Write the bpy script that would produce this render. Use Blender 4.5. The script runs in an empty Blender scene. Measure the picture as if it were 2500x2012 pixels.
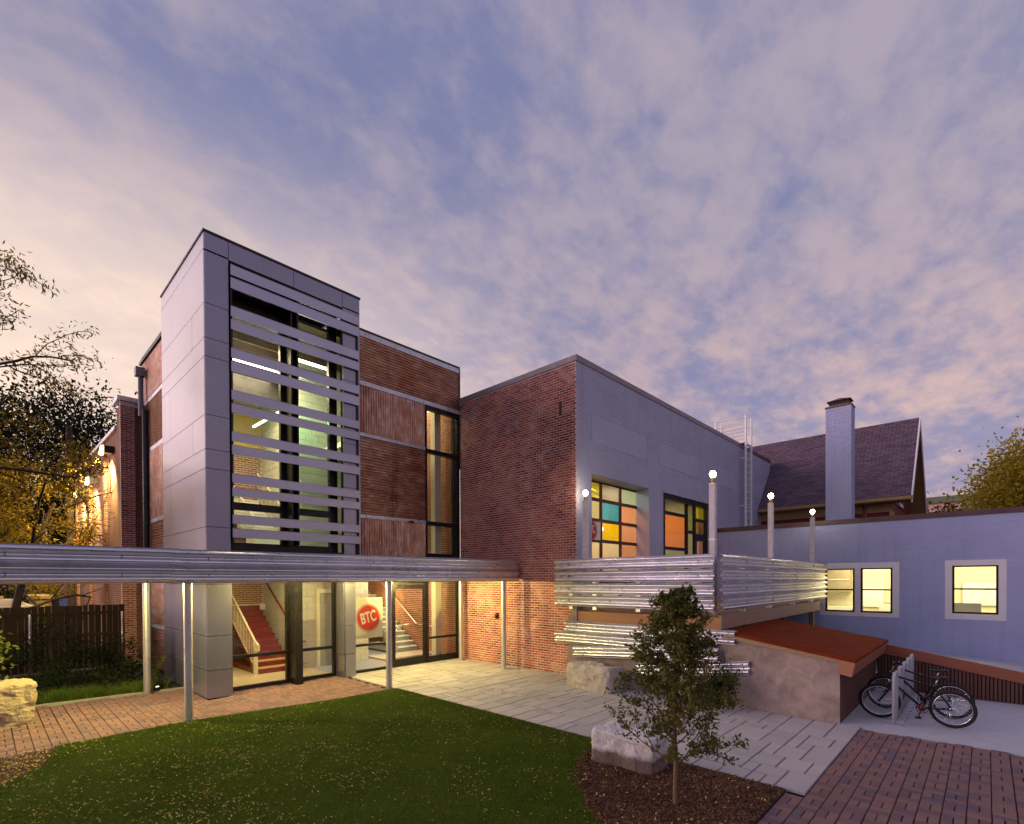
import bpy, bmesh, math, random
import numpy as np
from mathutils import Vector, Matrix, noise

scene = bpy.context.scene
COL = scene.collection
rad = math.radians

# ------------------------------------------------------------------ camera
def cam_axes(yaw, pitch, roll):
    f = Vector((math.cos(yaw)*math.cos(pitch), math.sin(yaw)*math.cos(pitch), math.sin(pitch)))
    r = Vector((math.sin(yaw), -math.cos(yaw), 0)); u = r.cross(f)
    return (r*math.cos(roll)+u*math.sin(roll), u*math.cos(roll)-r*math.sin(roll), f)
CR, CU, CF = cam_axes(rad(43.39), rad(-0.45), rad(-0.2625))
CAM = Vector((0, 0, 2.7))
cd = bpy.data.cameras.new('camera'); camera = bpy.data.objects.new('camera', cd); COL.objects.link(camera)
m = Matrix((CR, CU, -CF)).transposed().to_4x4(); m.translation = CAM
camera.matrix_world = m
cd.sensor_width = 36; cd.lens = 36*1225.7/2500; cd.shift_y = (1424.15-1006)/2500
cd.clip_start = 0.05; cd.clip_end = 3000
scene.camera = camera

# ------------------------------------------------------------------ world: dusk sky with broken cloud
SUN_AZ, SUN_EL = rad(136), rad(13)           # where the sun went down: off the left edge of the picture
SUN_DIR = Vector((math.cos(SUN_AZ)*math.cos(SUN_EL), math.sin(SUN_AZ)*math.cos(SUN_EL), math.sin(SUN_EL)))
world = bpy.data.worlds.new('World'); scene.world = world; world.use_nodes = True
def build_world():
    nt = world.node_tree; N = nt.nodes; L = nt.links; N.clear()
    def node(t, **k):
        n = N.new(t)
        for a, b in k.items(): setattr(n, a, b)
        return n
    def val(n, i, v):
        if isinstance(v, bpy.types.NodeSocket): L.new(v, n.inputs[i])
        else: n.inputs[i].default_value = v
    def math_(op, a, b=0.0, clamp=False):
        n = node('ShaderNodeMath', operation=op, use_clamp=clamp); val(n, 0, a); val(n, 1, b); return n.outputs[0]
    def mix(f, a, b):
        n = node('ShaderNodeMix', data_type='RGBA'); val(n, 0, f); val(n, 6, a); val(n, 7, b); return n.outputs[2]
    def smooth(x, lo, hi):
        n = node('ShaderNodeMapRange', interpolation_type='SMOOTHSTEP'); val(n, 0, x); val(n, 1, lo); val(n, 2, hi); return n.outputs[0]
    tc = node('ShaderNodeTexCoord'); d = tc.outputs['Generated']
    sep = node('ShaderNodeSeparateXYZ'); L.new(d, sep.inputs[0])
    z = math_('MAXIMUM', sep.outputs[2], 0.0)
    # cloud layer: direction projected on a flat layer overhead
    den = math_('ADD', z, 0.28)
    cmb = node('ShaderNodeCombineXYZ'); L.new(math_('DIVIDE', sep.outputs[0], den), cmb.inputs[0]); L.new(math_('DIVIDE', sep.outputs[1], den), cmb.inputs[1])
    mp = node('ShaderNodeMapping'); mp.inputs['Rotation'].default_value = (0, 0, rad(24)); mp.inputs['Scale'].default_value = (1.0, 1.3, 1); mp.inputs['Location'].default_value = (1.3, 0.55, 0)
    L.new(cmb.outputs[0], mp.inputs[0])
    def fbm(scale, detail, rough, dist, off):
        o = node('ShaderNodeVectorMath', operation='ADD'); L.new(mp.outputs[0], o.inputs[0]); o.inputs[1].default_value = (off, off*.37, off*.11)
        n = node('ShaderNodeTexNoise'); n.inputs['Scale'].default_value = scale; n.inputs['Detail'].default_value = detail; n.inputs['Roughness'].default_value = rough; n.inputs['Distortion'].default_value = dist
        L.new(o.outputs[0], n.inputs['Vector']); return n.outputs['Fac']
    big = fbm(1.6, 4, .5, .15, 3.1); med = fbm(5.4, 5, .55, .2, 7.7); fine = fbm(15.0, 5, .6, .2, 1.9)
    cl = math_('ADD', math_('ADD', math_('MULTIPLY', big, .36), math_('MULTIPLY', med, .40)), math_('MULTIPLY', fine, .26))
    cover = smooth(cl, .39, .645)
    # warm band low over the place of the sunset
    dt = node('ShaderNodeVectorMath', operation='DOT_PRODUCT'); L.new(d, dt.inputs[0]); dt.inputs[1].default_value = (math.cos(rad(104)), math.sin(rad(104)), 0)
    glow = math_('MULTIPLY', smooth(dt.outputs['Value'], .25, .95), math_('SUBTRACT', 1.0, smooth(math_('ADD', z, math_('MULTIPLY', cl, .26)), .50, .80)))
    hz = math_('SUBTRACT', 1.0, smooth(z, .06, .62))
    base = mix(hz, (.19, .205, .385, 1), (.285, .262, .44, 1))
    base = mix(math_('MULTIPLY', glow, .65), base, (.60, .50, .58, 1))
    cloud = mix(hz, (.46, .38, .45, 1), (.86, .54, .44, 1))
    cloud = mix(glow, cloud, (1.08, .80, .66, 1))
    f = math_('MULTIPLY', cover, math_('ADD', .85, math_('MULTIPLY', glow, .15)))
    col = mix(f, base, cloud)
    col = mix(math_('MULTIPLY', math_('POWER', glow, 1.3), .66), col, (1.08, .82, .64, 1))
    core = math_('MULTIPLY', smooth(dt.outputs['Value'], .93, 1.0), math_('SUBTRACT', 1.0, smooth(math_('ADD', z, math_('MULTIPLY', cl, .26)), .45, .85)))
    col = mix(core, col, (1.75, 1.32, 1.22, 1))
    # physical twilight sky underneath everything
    sky = node('ShaderNodeTexSky', sky_type='NISHITA'); sky.sun_disc = False; sky.sun_elevation = rad(1.5); sky.sun_rotation = rad(90)-SUN_AZ; sky.air_density = 1.2; sky.dust_density = 1.5
    b1 = node('ShaderNodeBackground'); L.new(col, b1.inputs[0]); b1.inputs[1].default_value = 0.98
    b2 = node('ShaderNodeBackground'); L.new(sky.outputs[0], b2.inputs[0]); b2.inputs[1].default_value = 0.05
    add = node('ShaderNodeAddShader'); L.new(b1.outputs[0], add.inputs[0]); L.new(b2.outputs[0], add.inputs[1])
    out = node('ShaderNodeOutputWorld'); L.new(add.outputs[0], out.inputs[0])
build_world()

# ------------------------------------------------------------------ sun: the last soft light from the left
sd = bpy.data.lights.new('sun', 'SUN'); sd.energy = 1.7; sd.angle = rad(36); sd.color = (1, .74, .80)
sun = bpy.data.objects.new('sun', sd); COL.objects.link(sun)
sun.rotation_euler = (-SUN_DIR).to_track_quat('-Z', 'Y').to_euler(); sun.location = SUN_DIR*60

vs = scene.view_settings
vs.view_transform = 'Standard'; vs.look = 'None'; vs.exposure = 0.0; vs.gamma = 1.0; vs.use_curve_mapping = False
scene.render.engine = 'CYCLES'
scene.cycles.use_denoising = True
scene.cycles.max_bounces = 8; scene.cycles.diffuse_bounces = 3; scene.cycles.glossy_bounces = 3; scene.cycles.transparent_max_bounces = 16
scene.cycles.sample_clamp_indirect = 4.0
scene.cycles.caustics_reflective = False; scene.cycles.caustics_refractive = False

# ------------------------------------------------------------------ materials
MATS = {}
class NT:
    def __init__(s, name):
        s.m = bpy.data.materials.new(name); s.m.use_nodes = True
        s.t = s.m.node_tree; s.N = s.t.nodes; s.L = s.t.links
        s.b = s.N['Principled BSDF']; s.out = s.N['Material Output']
    def n(s, t, **k):
        q = s.N.new(t)
        for a, b in k.items(): setattr(q, a, b)
        return q
    def v(s, q, i, x):
        if isinstance(x, bpy.types.NodeSocket): s.L.new(x, q.inputs[i])
        else: q.inputs[i].default_value = x
    def pos(s, scale=(1, 1, 1)):
        g = s.n('ShaderNodeNewGeometry'); mp = s.n('ShaderNodeMapping'); mp.inputs['Scale'].default_value = scale
        s.L.new(g.outputs['Position'], mp.inputs[0]); return mp.outputs[0]
    def noise(s, scale, detail=4, rough=.55, dist=0, st=(1, 1, 1)):
        q = s.n('ShaderNodeTexNoise'); q.inputs['Scale'].default_value = scale; q.inputs['Detail'].default_value = detail
        q.inputs['Roughness'].default_value = rough; q.inputs['Distortion'].default_value = dist
        s.L.new(s.pos(st), q.inputs['Vector']); return q.outputs['Fac']
    def mix(s, f, a, b):
        q = s.n('ShaderNodeMix', data_type='RGBA'); s.v(q, 0, f); s.v(q, 6, a); s.v(q, 7, b); return q.outputs[2]
    def ramp(s, f, stops):
        q = s.n('ShaderNodeValToRGB'); e = q.color_ramp.elements
        while len(e) < len(stops): e.new(.5)
        for i, (p, c) in enumerate(stops): e[i].position = p; e[i].color = c4(c)
        s.L.new(f, q.inputs[0]); return q.outputs[0]
    def rng(s, f, lo, hi, a=0., b=1.):
        q = s.n('ShaderNodeMapRange'); s.v(q, 0, f); s.v(q, 1, lo); s.v(q, 2, hi); s.v(q, 3, a); s.v(q, 4, b); return q.outputs[0]
    def math(s, op, a, b=0.):
        q = s.n('ShaderNodeMath', operation=op); s.v(q, 0, a); s.v(q, 1, b); return q.outputs[0]
    def rand(s):
        g = s.n('ShaderNodeNewGeometry'); o = s.n('ShaderNodeObjectInfo')
        return s.math('FRACT', s.math('ADD', g.outputs['Random Per Island'], s.math('MULTIPLY', o.outputs['Random'], 7.13)))
    def bump(s, h, strength, dist=.01):
        q = s.n('ShaderNodeBump'); q.inputs['Strength'].default_value = strength; q.inputs['Distance'].default_value = dist
        s.L.new(h, q.inputs['Height']); s.L.new(q.outputs[0], s.b.inputs['Normal'])
    def set(s, color=None, rough=None, metal=None, spec=None):
        if color is not None: s.v(s.b, 'Base Color', c4(color) if not isinstance(color, bpy.types.NodeSocket) else color)
        if rough is not None: s.v(s.b, 'Roughness', rough)
        if metal is not None: s.v(s.b, 'Metallic', metal)
        if spec is not None: s.v(s.b, 'Specular IOR Level', spec)
def c4(c): return tuple(c)+(1,) if len(c) == 3 else tuple(c)
def M(name): return MATS[name]
def reg(name, t): MATS[name] = t.m; return t.m

def simple(name, c1, c2=None, scale=3, rough=.6, metal=0., bump=0., bscale=40, st=(1, 1, 1), rand=0., rr=.15, spec=.4):
    t = NT(name); c2 = c2 or tuple(x*.8 for x in c1)
    f = t.rng(t.noise(scale, 5, .6, .3, st), .3, .7)
    if rand: f = t.math('ADD', t.math('MULTIPLY', f, 1-rand), t.math('MULTIPLY', t.rand(), rand))
    t.set(t.mix(f, c4(c1), c4(c2)), None, metal, spec)
    t.v(t.b, 'Roughness', t.rng(t.noise(scale*2.3, 3), .3, .7, max(rough-rr, .05), min(rough+rr, 1)))
    if bump: t.bump(t.noise(bscale, 5, .65, 0, st), bump)
    return reg(name, t)

def emis(name, c, strength):
    t = NT(name); t.set((0, 0, 0), .5); t.v(t.b, 'Emission Color', c4(c)); t.v(t.b, 'Emission Strength', strength); return reg(name, t)

def glass(name, tint=(1, 1, 1), refl=(1, 1, 1), base=.05, mixin=None):
    t = NT(name); t.N.remove(t.b)
    tr = t.n('ShaderNodeBsdfTransparent'); tr.inputs[0].default_value = c4(tint)
    gl = t.n('ShaderNodeBsdfGlossy'); gl.inputs[0].default_value = c4(refl); gl.inputs['Roughness'].default_value = .02
    lw = t.n('ShaderNodeLayerWeight'); lw.inputs[0].default_value = .25
    f = t.math('ADD', t.math('MULTIPLY', lw.outputs['Fresnel'], .8), base)
    mx = t.n('ShaderNodeMixShader'); t.L.new(f, mx.inputs[0]); t.L.new(tr.outputs[0], mx.inputs[1]); t.L.new(gl.outputs[0], mx.inputs[2])
    t.L.new(mx.outputs[0], t.out.inputs[0]); return reg(name, t)

def leafmat(name, stops, trans=.35, ps=.6, spec=.12, nw=.4):
    t = NT(name)
    f = t.math('ADD', t.math('MULTIPLY', t.rand(), 1-nw), t.math('MULTIPLY', t.rng(t.noise(ps, 4, .6), .32, .68), nw))
    c = t.ramp(f, stops); t.set(c, .6, 0, spec)
    tl = t.n('ShaderNodeBsdfTranslucent'); t.L.new(c, tl.inputs[0])
    mx = t.n('ShaderNodeMixShader'); mx.inputs[0].default_value = trans
    t.L.new(t.b.outputs[0], mx.inputs[1]); t.L.new(tl.outputs[0], mx.inputs[2]); t.L.new(mx.outputs[0], t.out.inputs[0]); return reg(name, t)

def brickmat(name, stops, smear=(.72, .50, .47), smearamt=.65, rough=.85):
    t = NT(name)
    r = t.rand(); big = t.rng(t.noise(.42, 4, .6, .5), .36, .64)
    f = t.math('ADD', t.math('MULTIPLY', r, .48), t.math('MULTIPLY', big, .52))
    c = t.ramp(f, stops)
    sm = t.math('MULTIPLY', t.rng(t.noise(1.9, 6, .7, .6), .52, .72), smearamt)
    c = t.mix(sm, c, c4(smear))
    c = t.mix(t.rng(t.noise(38, 4, .7), .35, .75, 0, .28), c, (.06, .03, .03, 1))
    t.set(c, rough, 0, .2); t.bump(t.noise(90, 4, .7), .35, .004); return reg(name, t)

brickmat('red_brick', [(.0, (.13, .04, .046)), (.3, (.29, .07, .06)), (.5, (.43, .12, .088)), (.72, (.60, .20, .125)), (1., (.33, .095, .09))])
brickmat('warm_brick', [(.0, (.16, .055, .035)), (.5, (.34, .135, .07)), (1., (.42, .19, .10))], (.5, .36, .24), .3)
simple('mortar', (.88, .66, .63), (.68, .47, .45), 2.2, .95, 0, .4, 120)
simple('mortar_pale', (.62, .54, .44), (.48, .40, .31), 2.2, .95, 0, .4, 120)
def paintmat(name, c1, c2):
    t = NT(name); f = t.rng(t.noise(1.0, 5, .6, .3), .3, .7); c = t.mix(f, c4(c1), c4(c2))
    streak = t.math('MULTIPLY', t.rng(t.noise(1.0, 5, .65, .2, (4, 4, .22)), .53, .72), .30)
    c = t.mix(streak, c, c4(tuple(x*.62 for x in c1)))
    chip = t.math('MULTIPLY', t.rng(t.noise(9, 6, .75, .5, (1, 1, 3)), .66, .72), .55)
    c = t.mix(chip, c, c4(tuple(x*.5 for x in c1)))
    t.set(c, None, 0, .35); t.v(t.b, 'Roughness', t.rng(t.noise(3, 4), .3, .7, .45, .68)); t.bump(t.noise(40, 6, .7), .45, .008); return reg(name, t)
paintmat('blue_paint', (.41, .45, .72), (.46, .50, .77))
paintmat('grey_paint', (.395, .405, .575), (.45, .46, .63))
simple('cmu', (.66, .64, .58), (.58, .56, .5), 3, .9, 0, .4, 140)
def panelmat(name, c1, c2, rough, metal, coat=0.):
    t = NT(name); f = t.rng(t.noise(.7, 5, .6, .5), .3, .7)
    f = t.math('ADD', t.math('MULTIPLY', f, .75), t.math('MULTIPLY', t.rand(), .25))
    t.set(t.mix(f, c4(c1), c4(c2)), None, metal); t.v(t.b, 'Roughness', t.rng(t.noise(1.1, 3, .5, .2), .3, .7, rough-.03, rough+.04))
    t.bump(t.noise(.9, 2, .4), .03, .05); t.v(t.b, 'Coat Weight', coat); t.v(t.b, 'Coat Roughness', .32); return reg(name, t)
panelmat('zinc_panel', (.25, .24, .325), (.295, .285, .37), .36, .72, 1.0)
panelmat('slat_metal', (.40, .40, .50), (.46, .46, .56), .40, .9)
simple('dark_seal', (.02, .02, .023), None, 3, .6)
simple('dark_frame', (.014, .012, .014), (.02, .018, .02), 3, .38, .3)
simple('red_frame', (.085, .012, .014), (.11, .018, .018), 3, .35, .2)
def galvmat(name, c1, c2, rough=.36):
    t = NT(name); v = t.n('ShaderNodeTexVoronoi'); v.inputs['Scale'].default_value = 55; t.L.new(t.pos(), v.inputs['Vector'])
    sp = t.n('ShaderNodeSeparateColor'); t.L.new(v.outputs['Color'], sp.inputs[0])
    f = t.math('ADD', t.math('MULTIPLY', sp.outputs[0], .35), t.math('MULTIPLY', t.rng(t.noise(1.7, 5, .65, .6), .3, .7), .65))
    c = t.mix(f, c4(c1), c4(c2))
    st = t.math('MULTIPLY', t.rng(t.noise(3.2, 6, .75, 1.2), .56, .72), .5)
    c = t.mix(st, c, (.30, .27, .27, 1))
    t.set(c, None, .92); t.v(t.b, 'Roughness', t.rng(t.noise(6, 4, .6), .3, .7, rough-.06, rough+.08)); t.bump(t.noise(3, 2, .4), .03, .02); return reg(name, t)
galvmat('galvanised', (.60, .60, .67), (.80, .79, .85), .31)
galvmat('galvanised_post', (.58, .57, .58), (.74, .73, .74), .42)
def rustmat(name, vertical, grey):
    t = NT(name); st = (2.6, 2.6, .8) if vertical else (.9, .9, 2.2)
    a = t.rng(t.noise(1.0, 6, .7, .4, st), .3, .7); b = t.rng(t.noise(1.6, 5, .65, .8), .3, .7)
    c = t.ramp(t.math('ADD', t.math('MULTIPLY', a, .6), t.math('MULTIPLY', b, .4)), [(0, (.26, .10, .07)), (.3, (.42, .20, .13)), (.6, (.54, .31, .21)), (.85, (.62, .45, .37)), (1, (.72, .62, .58))])
    pale = t.math('MULTIPLY', t.rng(t.noise(2.6, 6, .7, .5, st), .50, .68), grey)
    c = t.mix(pale, c, (.74, .66, .64, 1))
    red = t.math('MULTIPLY', t.rng(t.noise(.8, 4, .6, .3, (3, 3, .2)), .62, .74), .8)
    c = t.mix(red, c, (.15, .028, .018, 1))
    t.set(c, None, None, .5); t.v(t.b, 'Metallic', t.rng(b, 0, 1, .65, .95)); t.v(t.b, 'Roughness', t.rng(a, 0, 1, .28, .42)); t.bump(t.noise(70, 4, .7), .15, .003); return reg(name, t)
rustmat('rust_sheet', False, .6); rustmat('rust_sheet_pale', True, .9)
simple('white_metal', (.66, .66, .72), (.56, .56, .63), 2, .4, .5, .05, 20)
simple('coping_metal', (.30, .26, .30), (.27, .235, .275), 1.5, .6, .2, rr=.05)
simple('dark_coping', (.055, .05, .05), (.035, .033, .035), 2, .5, .3)
simple('brown_coping', (.14, .085, .085), (.10, .06, .06), 2, .5, .2)
def woodmat(name, c1, c2, st=(1, .12, 6), rough=.5, rand=.3, bump=.15, sc=6, spec=.35):
    t = NT(name); a = t.rng(t.noise(sc, 6, .6, 1.4, st), .3, .7); f = t.math('ADD', t.math('MULTIPLY', a, 1-rand), t.math('MULTIPLY', t.rand(), rand))
    t.set(t.mix(f, c4(c1), c4(c2)), rough, 0, spec); t.bump(a, bump, .004); return reg(name, t)
woodmat('fascia_wood', (.50, .24, .14), (.33, .135, .075))
woodmat('side_wood', (.40, .27, .19), (.28, .17, .11), (.12, 1, 3))
woodmat('rail_wood', (.36, .13, .075), (.26, .085, .05))
woodmat('hatch_wood', (.235, .036, .008), (.15, .021, .006), (1.0, .12, 1), .7, 0, .1, 5, .03)
woodmat('slat_wood', (.19, .085, .062), (.10, .046, .038), (6, 6, .3), .7, .55)
woodmat('fence_wood', (.06, .034, .019), (.022, .012, .008), (7, 7, .5), .85, .5)
woodmat('deck_wood', (.33, .2, .12), (.22, .13, .08), (.15, 3, 3), .7, .4)
woodmat('bark', (.085, .06, .045), (.035, .024, .02), (6, 6, 1), .9, 0, .5)
woodmat('young_bark', (.19, .115, .075), (.115, .065, .042), (8, 8, 1), .8, 0, .3)
def concmat(name, c1, c2, sc=1.2):
    t = NT(name); a = t.rng(t.noise(sc, 7, .65, .5), .3, .7); b = t.rng(t.noise(sc*7, 5, .7), .35, .7)
    c = t.mix(a, c4(c1), c4(c2)); c = t.mix(t.math('MULTIPLY', b, .35), c, c4(tuple(x*.6 for x in c1)))
    c = t.mix(t.rng(t.noise(3.3, 6, .75, 1.5, (1, 1, .5)), .6, .75, 0, .35), c, c4(tuple(min(1, x*1.35) for x in c1)))
    t.set(c, .85, 0, .3); t.bump(t.noise(45, 6, .7), .3, .006); return reg(name, t)
concmat('concrete_wall', (.50, .39, .37), (.21, .155, .15), 2.6); concmat('concrete_pad', (.56, .55, .60), (.48, .47, .53), .7)
concmat('kerb_stone', (.42, .39, .34), (.34, .31, .28)); concmat('platform_concrete', (.55, .5, .45), (.46, .42, .38))
def stonemat(name, c1, c2, rand=.6, rough=.8, sc=1.4):
    t = NT(name); a = t.rng(t.noise(sc, 5, .6, .4), .3, .7); f = t.math('ADD', t.math('MULTIPLY', t.rand(), rand), t.math('MULTIPLY', a, 1-rand))
    c = t.mix(f, c4(c1), c4(c2)); c = t.mix(t.rng(t.noise(30, 5, .7), .4, .72, 0, .25), c, c4(tuple(x*.55 for x in c2)))
    t.set(c, None, 0, .4); t.v(t.b, 'Roughness', t.rng(t.noise(5, 4), .3, .7, rough-.12, rough+.1)); t.bump(t.noise(60, 5, .7), .25, .004); return reg(name, t)
stonemat('slab_stone', (.56, .51, .52), (.39, .355, .375))
def pavermat():
    t = NT('paver'); f = t.math('ADD', t.math('MULTIPLY', t.rand(), .7), t.math('MULTIPLY', t.rng(t.noise(.8, 4), .3, .7), .3))
    c = t.ramp(f, [(0, (.105, .09, .135)), (.3, (.165, .095, .11)), (.55, (.25, .13, .12)), (.8, (.21, .12, .13)), (1, (.125, .10, .135))])
    c = t.mix(t.rng(t.noise(45, 5, .7), .45, .75, 0, .22), c, (.38, .28, .26, 1))
    t.set(c, .82, 0, .35); t.bump(t.noise(80, 4, .7), .35, .004); reg('paver', t)
pavermat()
simple('joint_sand', (.075, .062, .054), (.045, .039, .035), 9, .95)
simple('soil', (.035, .026, .02), (.02, .016, .013), 5, .95, 0, .8, 30)
simple('outer_ground', (.05, .05, .045), (.035, .04, .03), .4, .95)
simple('lawn_base', (.035, .058, .006), (.05, .075, .008), 6, .95, 0, .6, 60, spec=.05)
simple('mulch_base', (.075, .038, .027), (.035, .02, .016), 14, .95, 0, 1., 45)
leafmat('grass', [(0, (.048, .080, .006)), (.5, (.098, .148, .011)), (1, (.165, .21, .02))], .2, .9, .12, .6)
leafmat('bed_grass', [(0, (.06, .11, .015)), (.6, (.12, .19, .03)), (1, (.2, .22, .06))], .25, 1)
leafmat('fallen_leaf', [(0, (.46, .31, .06)), (.5, (.66, .48, .12)), (.85, (.64, .53, .25)), (1, (.42, .15, .06))], .1, .7)
leafmat('mulch_chip', [(0, (.07, .028, .018)), (.5, (.17, .072, .042)), (.9, (.28, .14, .07)), (1, (.40, .26, .11))], .0, 1)
leafmat('locust_leaf', [(0, (.10, .085, .012)), (.4, (.26, .20, .02)), (.75, (.42, .29, .025)), (1, (.34, .17, .02))], .42, .35)
leafmat('locust_pod', [(0, (.028, .016, .014)), (1, (.06, .03, .022))], .05)
leafmat('young_leaf', [(0, (.06, .075, .018)), (.5, (.125, .13, .03)), (.85, (.17, .15, .04)), (1, (.20, .075, .03))], .3, 1.5)
leafmat('dark_leaf', [(0, (.006, .012, .004)), (.6, (.016, .026, .008)), (1, (.036, .042, .012))], .2, 1.5)
leafmat('bright_leaf', [(0, (.12, .17, .03)), (.6, (.22, .26, .05)), (1, (.33, .32, .09))], .35, 1.5)
leafmat('maple_leaf', [(0, (.15, .15, .02)), (.5, (.36, .29, .03)), (1, (.58, .37, .04))], .35, .25)
leafmat('far_leaf', [(0, (.012, .020, .010)), (.6, (.03, .035, .014)), (1, (.055, .04, .018))], .2, .6)
leafmat('red_leaf', [(0, (.06, .025, .02)), (1, (.13, .05, .03))], .25, 1)
def boulder(name, c1, c2, c3, dirt=None):
    t = NT(name); a = t.rng(t.noise(2.2, 6, .65, .5), .3, .7); s_ = t.rng(t.noise(60, 5, .75), .35, .68)
    c = t.mix(a, c4(c1), c4(c2)); c = t.mix(t.math('MULTIPLY', s_, .6), c, c4(c3)); t.set(c, .9, 0, .25)
    h = t.math('ADD', t.noise(9, 8, .7), t.math('MULTIPLY', t.noise(50, 4, .7), .4)); t.bump(h, .9, .05)
    if dirt:
        g = t.n('ShaderNodeNewGeometry'); sp = t.n('ShaderNodeSeparateXYZ'); t.L.new(g.outputs['Position'], sp.inputs[0])
        k = t.rng(t.math('ADD', sp.outputs[2], t.math('MULTIPLY', t.noise(4, 5, .7), .22)), dirt+.14, dirt+.07)
        t.set(t.mix(t.math('MULTIPLY', k, .85), c, (.12, .065, .045, 1)))
    return reg(name, t)
boulder('granite', (.82, .74, .67), (.66, .58, .53), (.34, .29, .27)); boulder('limestone', (.58, .48, .33), (.46, .36, .23), (.33, .25, .16)); boulder('white_granite', (.88, .84, .86), (.74, .70, .72), (.36, .33, .34), .22)
simple('shingle', (.17, .11, .15), (.085, .058, .085), 1.2, .9, 0, .5, 80, rand=.65)
simple('red_siding', (.20, .022, .035), (.16, .018, .03), 2, .6); simple('ochre_trim', (.44, .29, .13), (.36, .23, .10), 2, .6)
simple('white_trim', (.86, .84, .88), (.80, .78, .83), 2, .5, 0, .05, 30)
simple('plaster', (.78, .70, .50), (.74, .66, .46), 2, .8); simple('white_paint', (.78, .76, .72), (.72, .70, .66), 2, .6); simple('cream_paint', (.72, .66, .52), (.66, .6, .46), 2, .6)
simple('lobby_floor', (.24, .27, .40), (.3, .33, .46), 5, .4); simple('beige_floor', (.55, .46, .33), (.48, .4, .28), 3, .4)
simple('stair_red', (.19, .016, .010), (.14, .012, .008), 4, .45); simple('stair_nosing', (.5, .33, .22), None, 4, .5); simple('stair_blue', (.30, .36, .42), (.25, .3, .36), 4, .5)
simple('rail_cream', (.66, .61, .46), None, 4, .4); simple('rail_red', (.38, .02, .025), None, 4, .4); simple('door_grey', (.33, .32, .29), (.29, .28, .26), 3, .5)
simple('green_wall', (.40, .62, .30), (.36, .56, .27), 2, .8); simple('brown_ceiling', (.13, .085, .05), (.09, .06, .035), 3, .8); simple('orange_wall', (.62, .42, .12), (.55, .36, .1), 2, .8)
simple('poster_white', (.80, .77, .66), (.77, .74, .63), 2, .6); simple('poster_red', (.68, .05, .035), (.64, .045, .03), 2, .6)
simple('black_paint', (.008, .008, .009), (.012, .012, .013), 6, .28, .2); simple('tyre', (.012, .012, .012), (.018, .018, .018), 20, .8); simple('chrome', (.72, .72, .74), None, 6, .2, 1.)
simple('rack_paint', (.52, .53, .58), (.44, .45, .5), 5, .5, .2); simple('brass', (.42, .30, .12), (.3, .22, .09), 9, .35, .9)
simple('post_paint', (.84, .77, .78), (.70, .62, .63), 5, .6, .1, .3, 25); simple('aluminium', (.72, .72, .74), (.62, .62, .65), 6, .4, .8)
simple('white_sheet', (.60, .55, .50), (.54, .49, .44), 2, .7); simple('ochre_stone', (.35, .26, .10), (.28, .2, .08), 3, .8); simple('pale_house', (.40, .42, .55), (.34, .36, .5), 1, .8)
simple('pink_brick', (.62, .40, .36), (.55, .34, .31), 1, .8); simple('green_trim', (.16, .19, .12), None, 1, .7); simple('cabinet', (.40, .33, .24), None, 3, .5); simple('paper', (.82, .82, .80), (.78, .78, .78), 9, .6)
simple('ladder_paint', (.93, .91, .90), (.88, .86, .86), 5, .45, .1); simple('chainring', (.13, .03, .035), None, 6, .4, .4); simple('blue_wall', (.07, .25, .30), None, 2, .6)
emis('globe_light', (1, .86, .58), 42); emis('tube_light', (1, .90, .70), 7); emis('green_tube', (.55, 1, .55), 6); emis('wall_light', (1, .74, .34), 14); emis('down_light', (1, .72, .30), 14); emis('ceiling_panel', (1, .88, .55), 5)
glass('clear_glass'); glass('office_glass', (1, 1, .97), (1, 1, 1), .02)
for nm, tint in dict(lime=(.72, .68, .02), grey=(.55, .53, .45), teal_pale=(.50, .66, .58), olive=(.50, .46, .26), teal=(.07, .36, .62), salmon=(.88, .42, .27), yellow=(.98, .66, .01), cream=(.95, .82, .62), orange=(.90, .30, .10), sage=(.42, .44, .28), dull_green=(.30, .33, .16), brown=(.40, .22, .08)).items():
    glass('pane_'+nm, tint, (1, 1, 1), .06)
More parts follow.
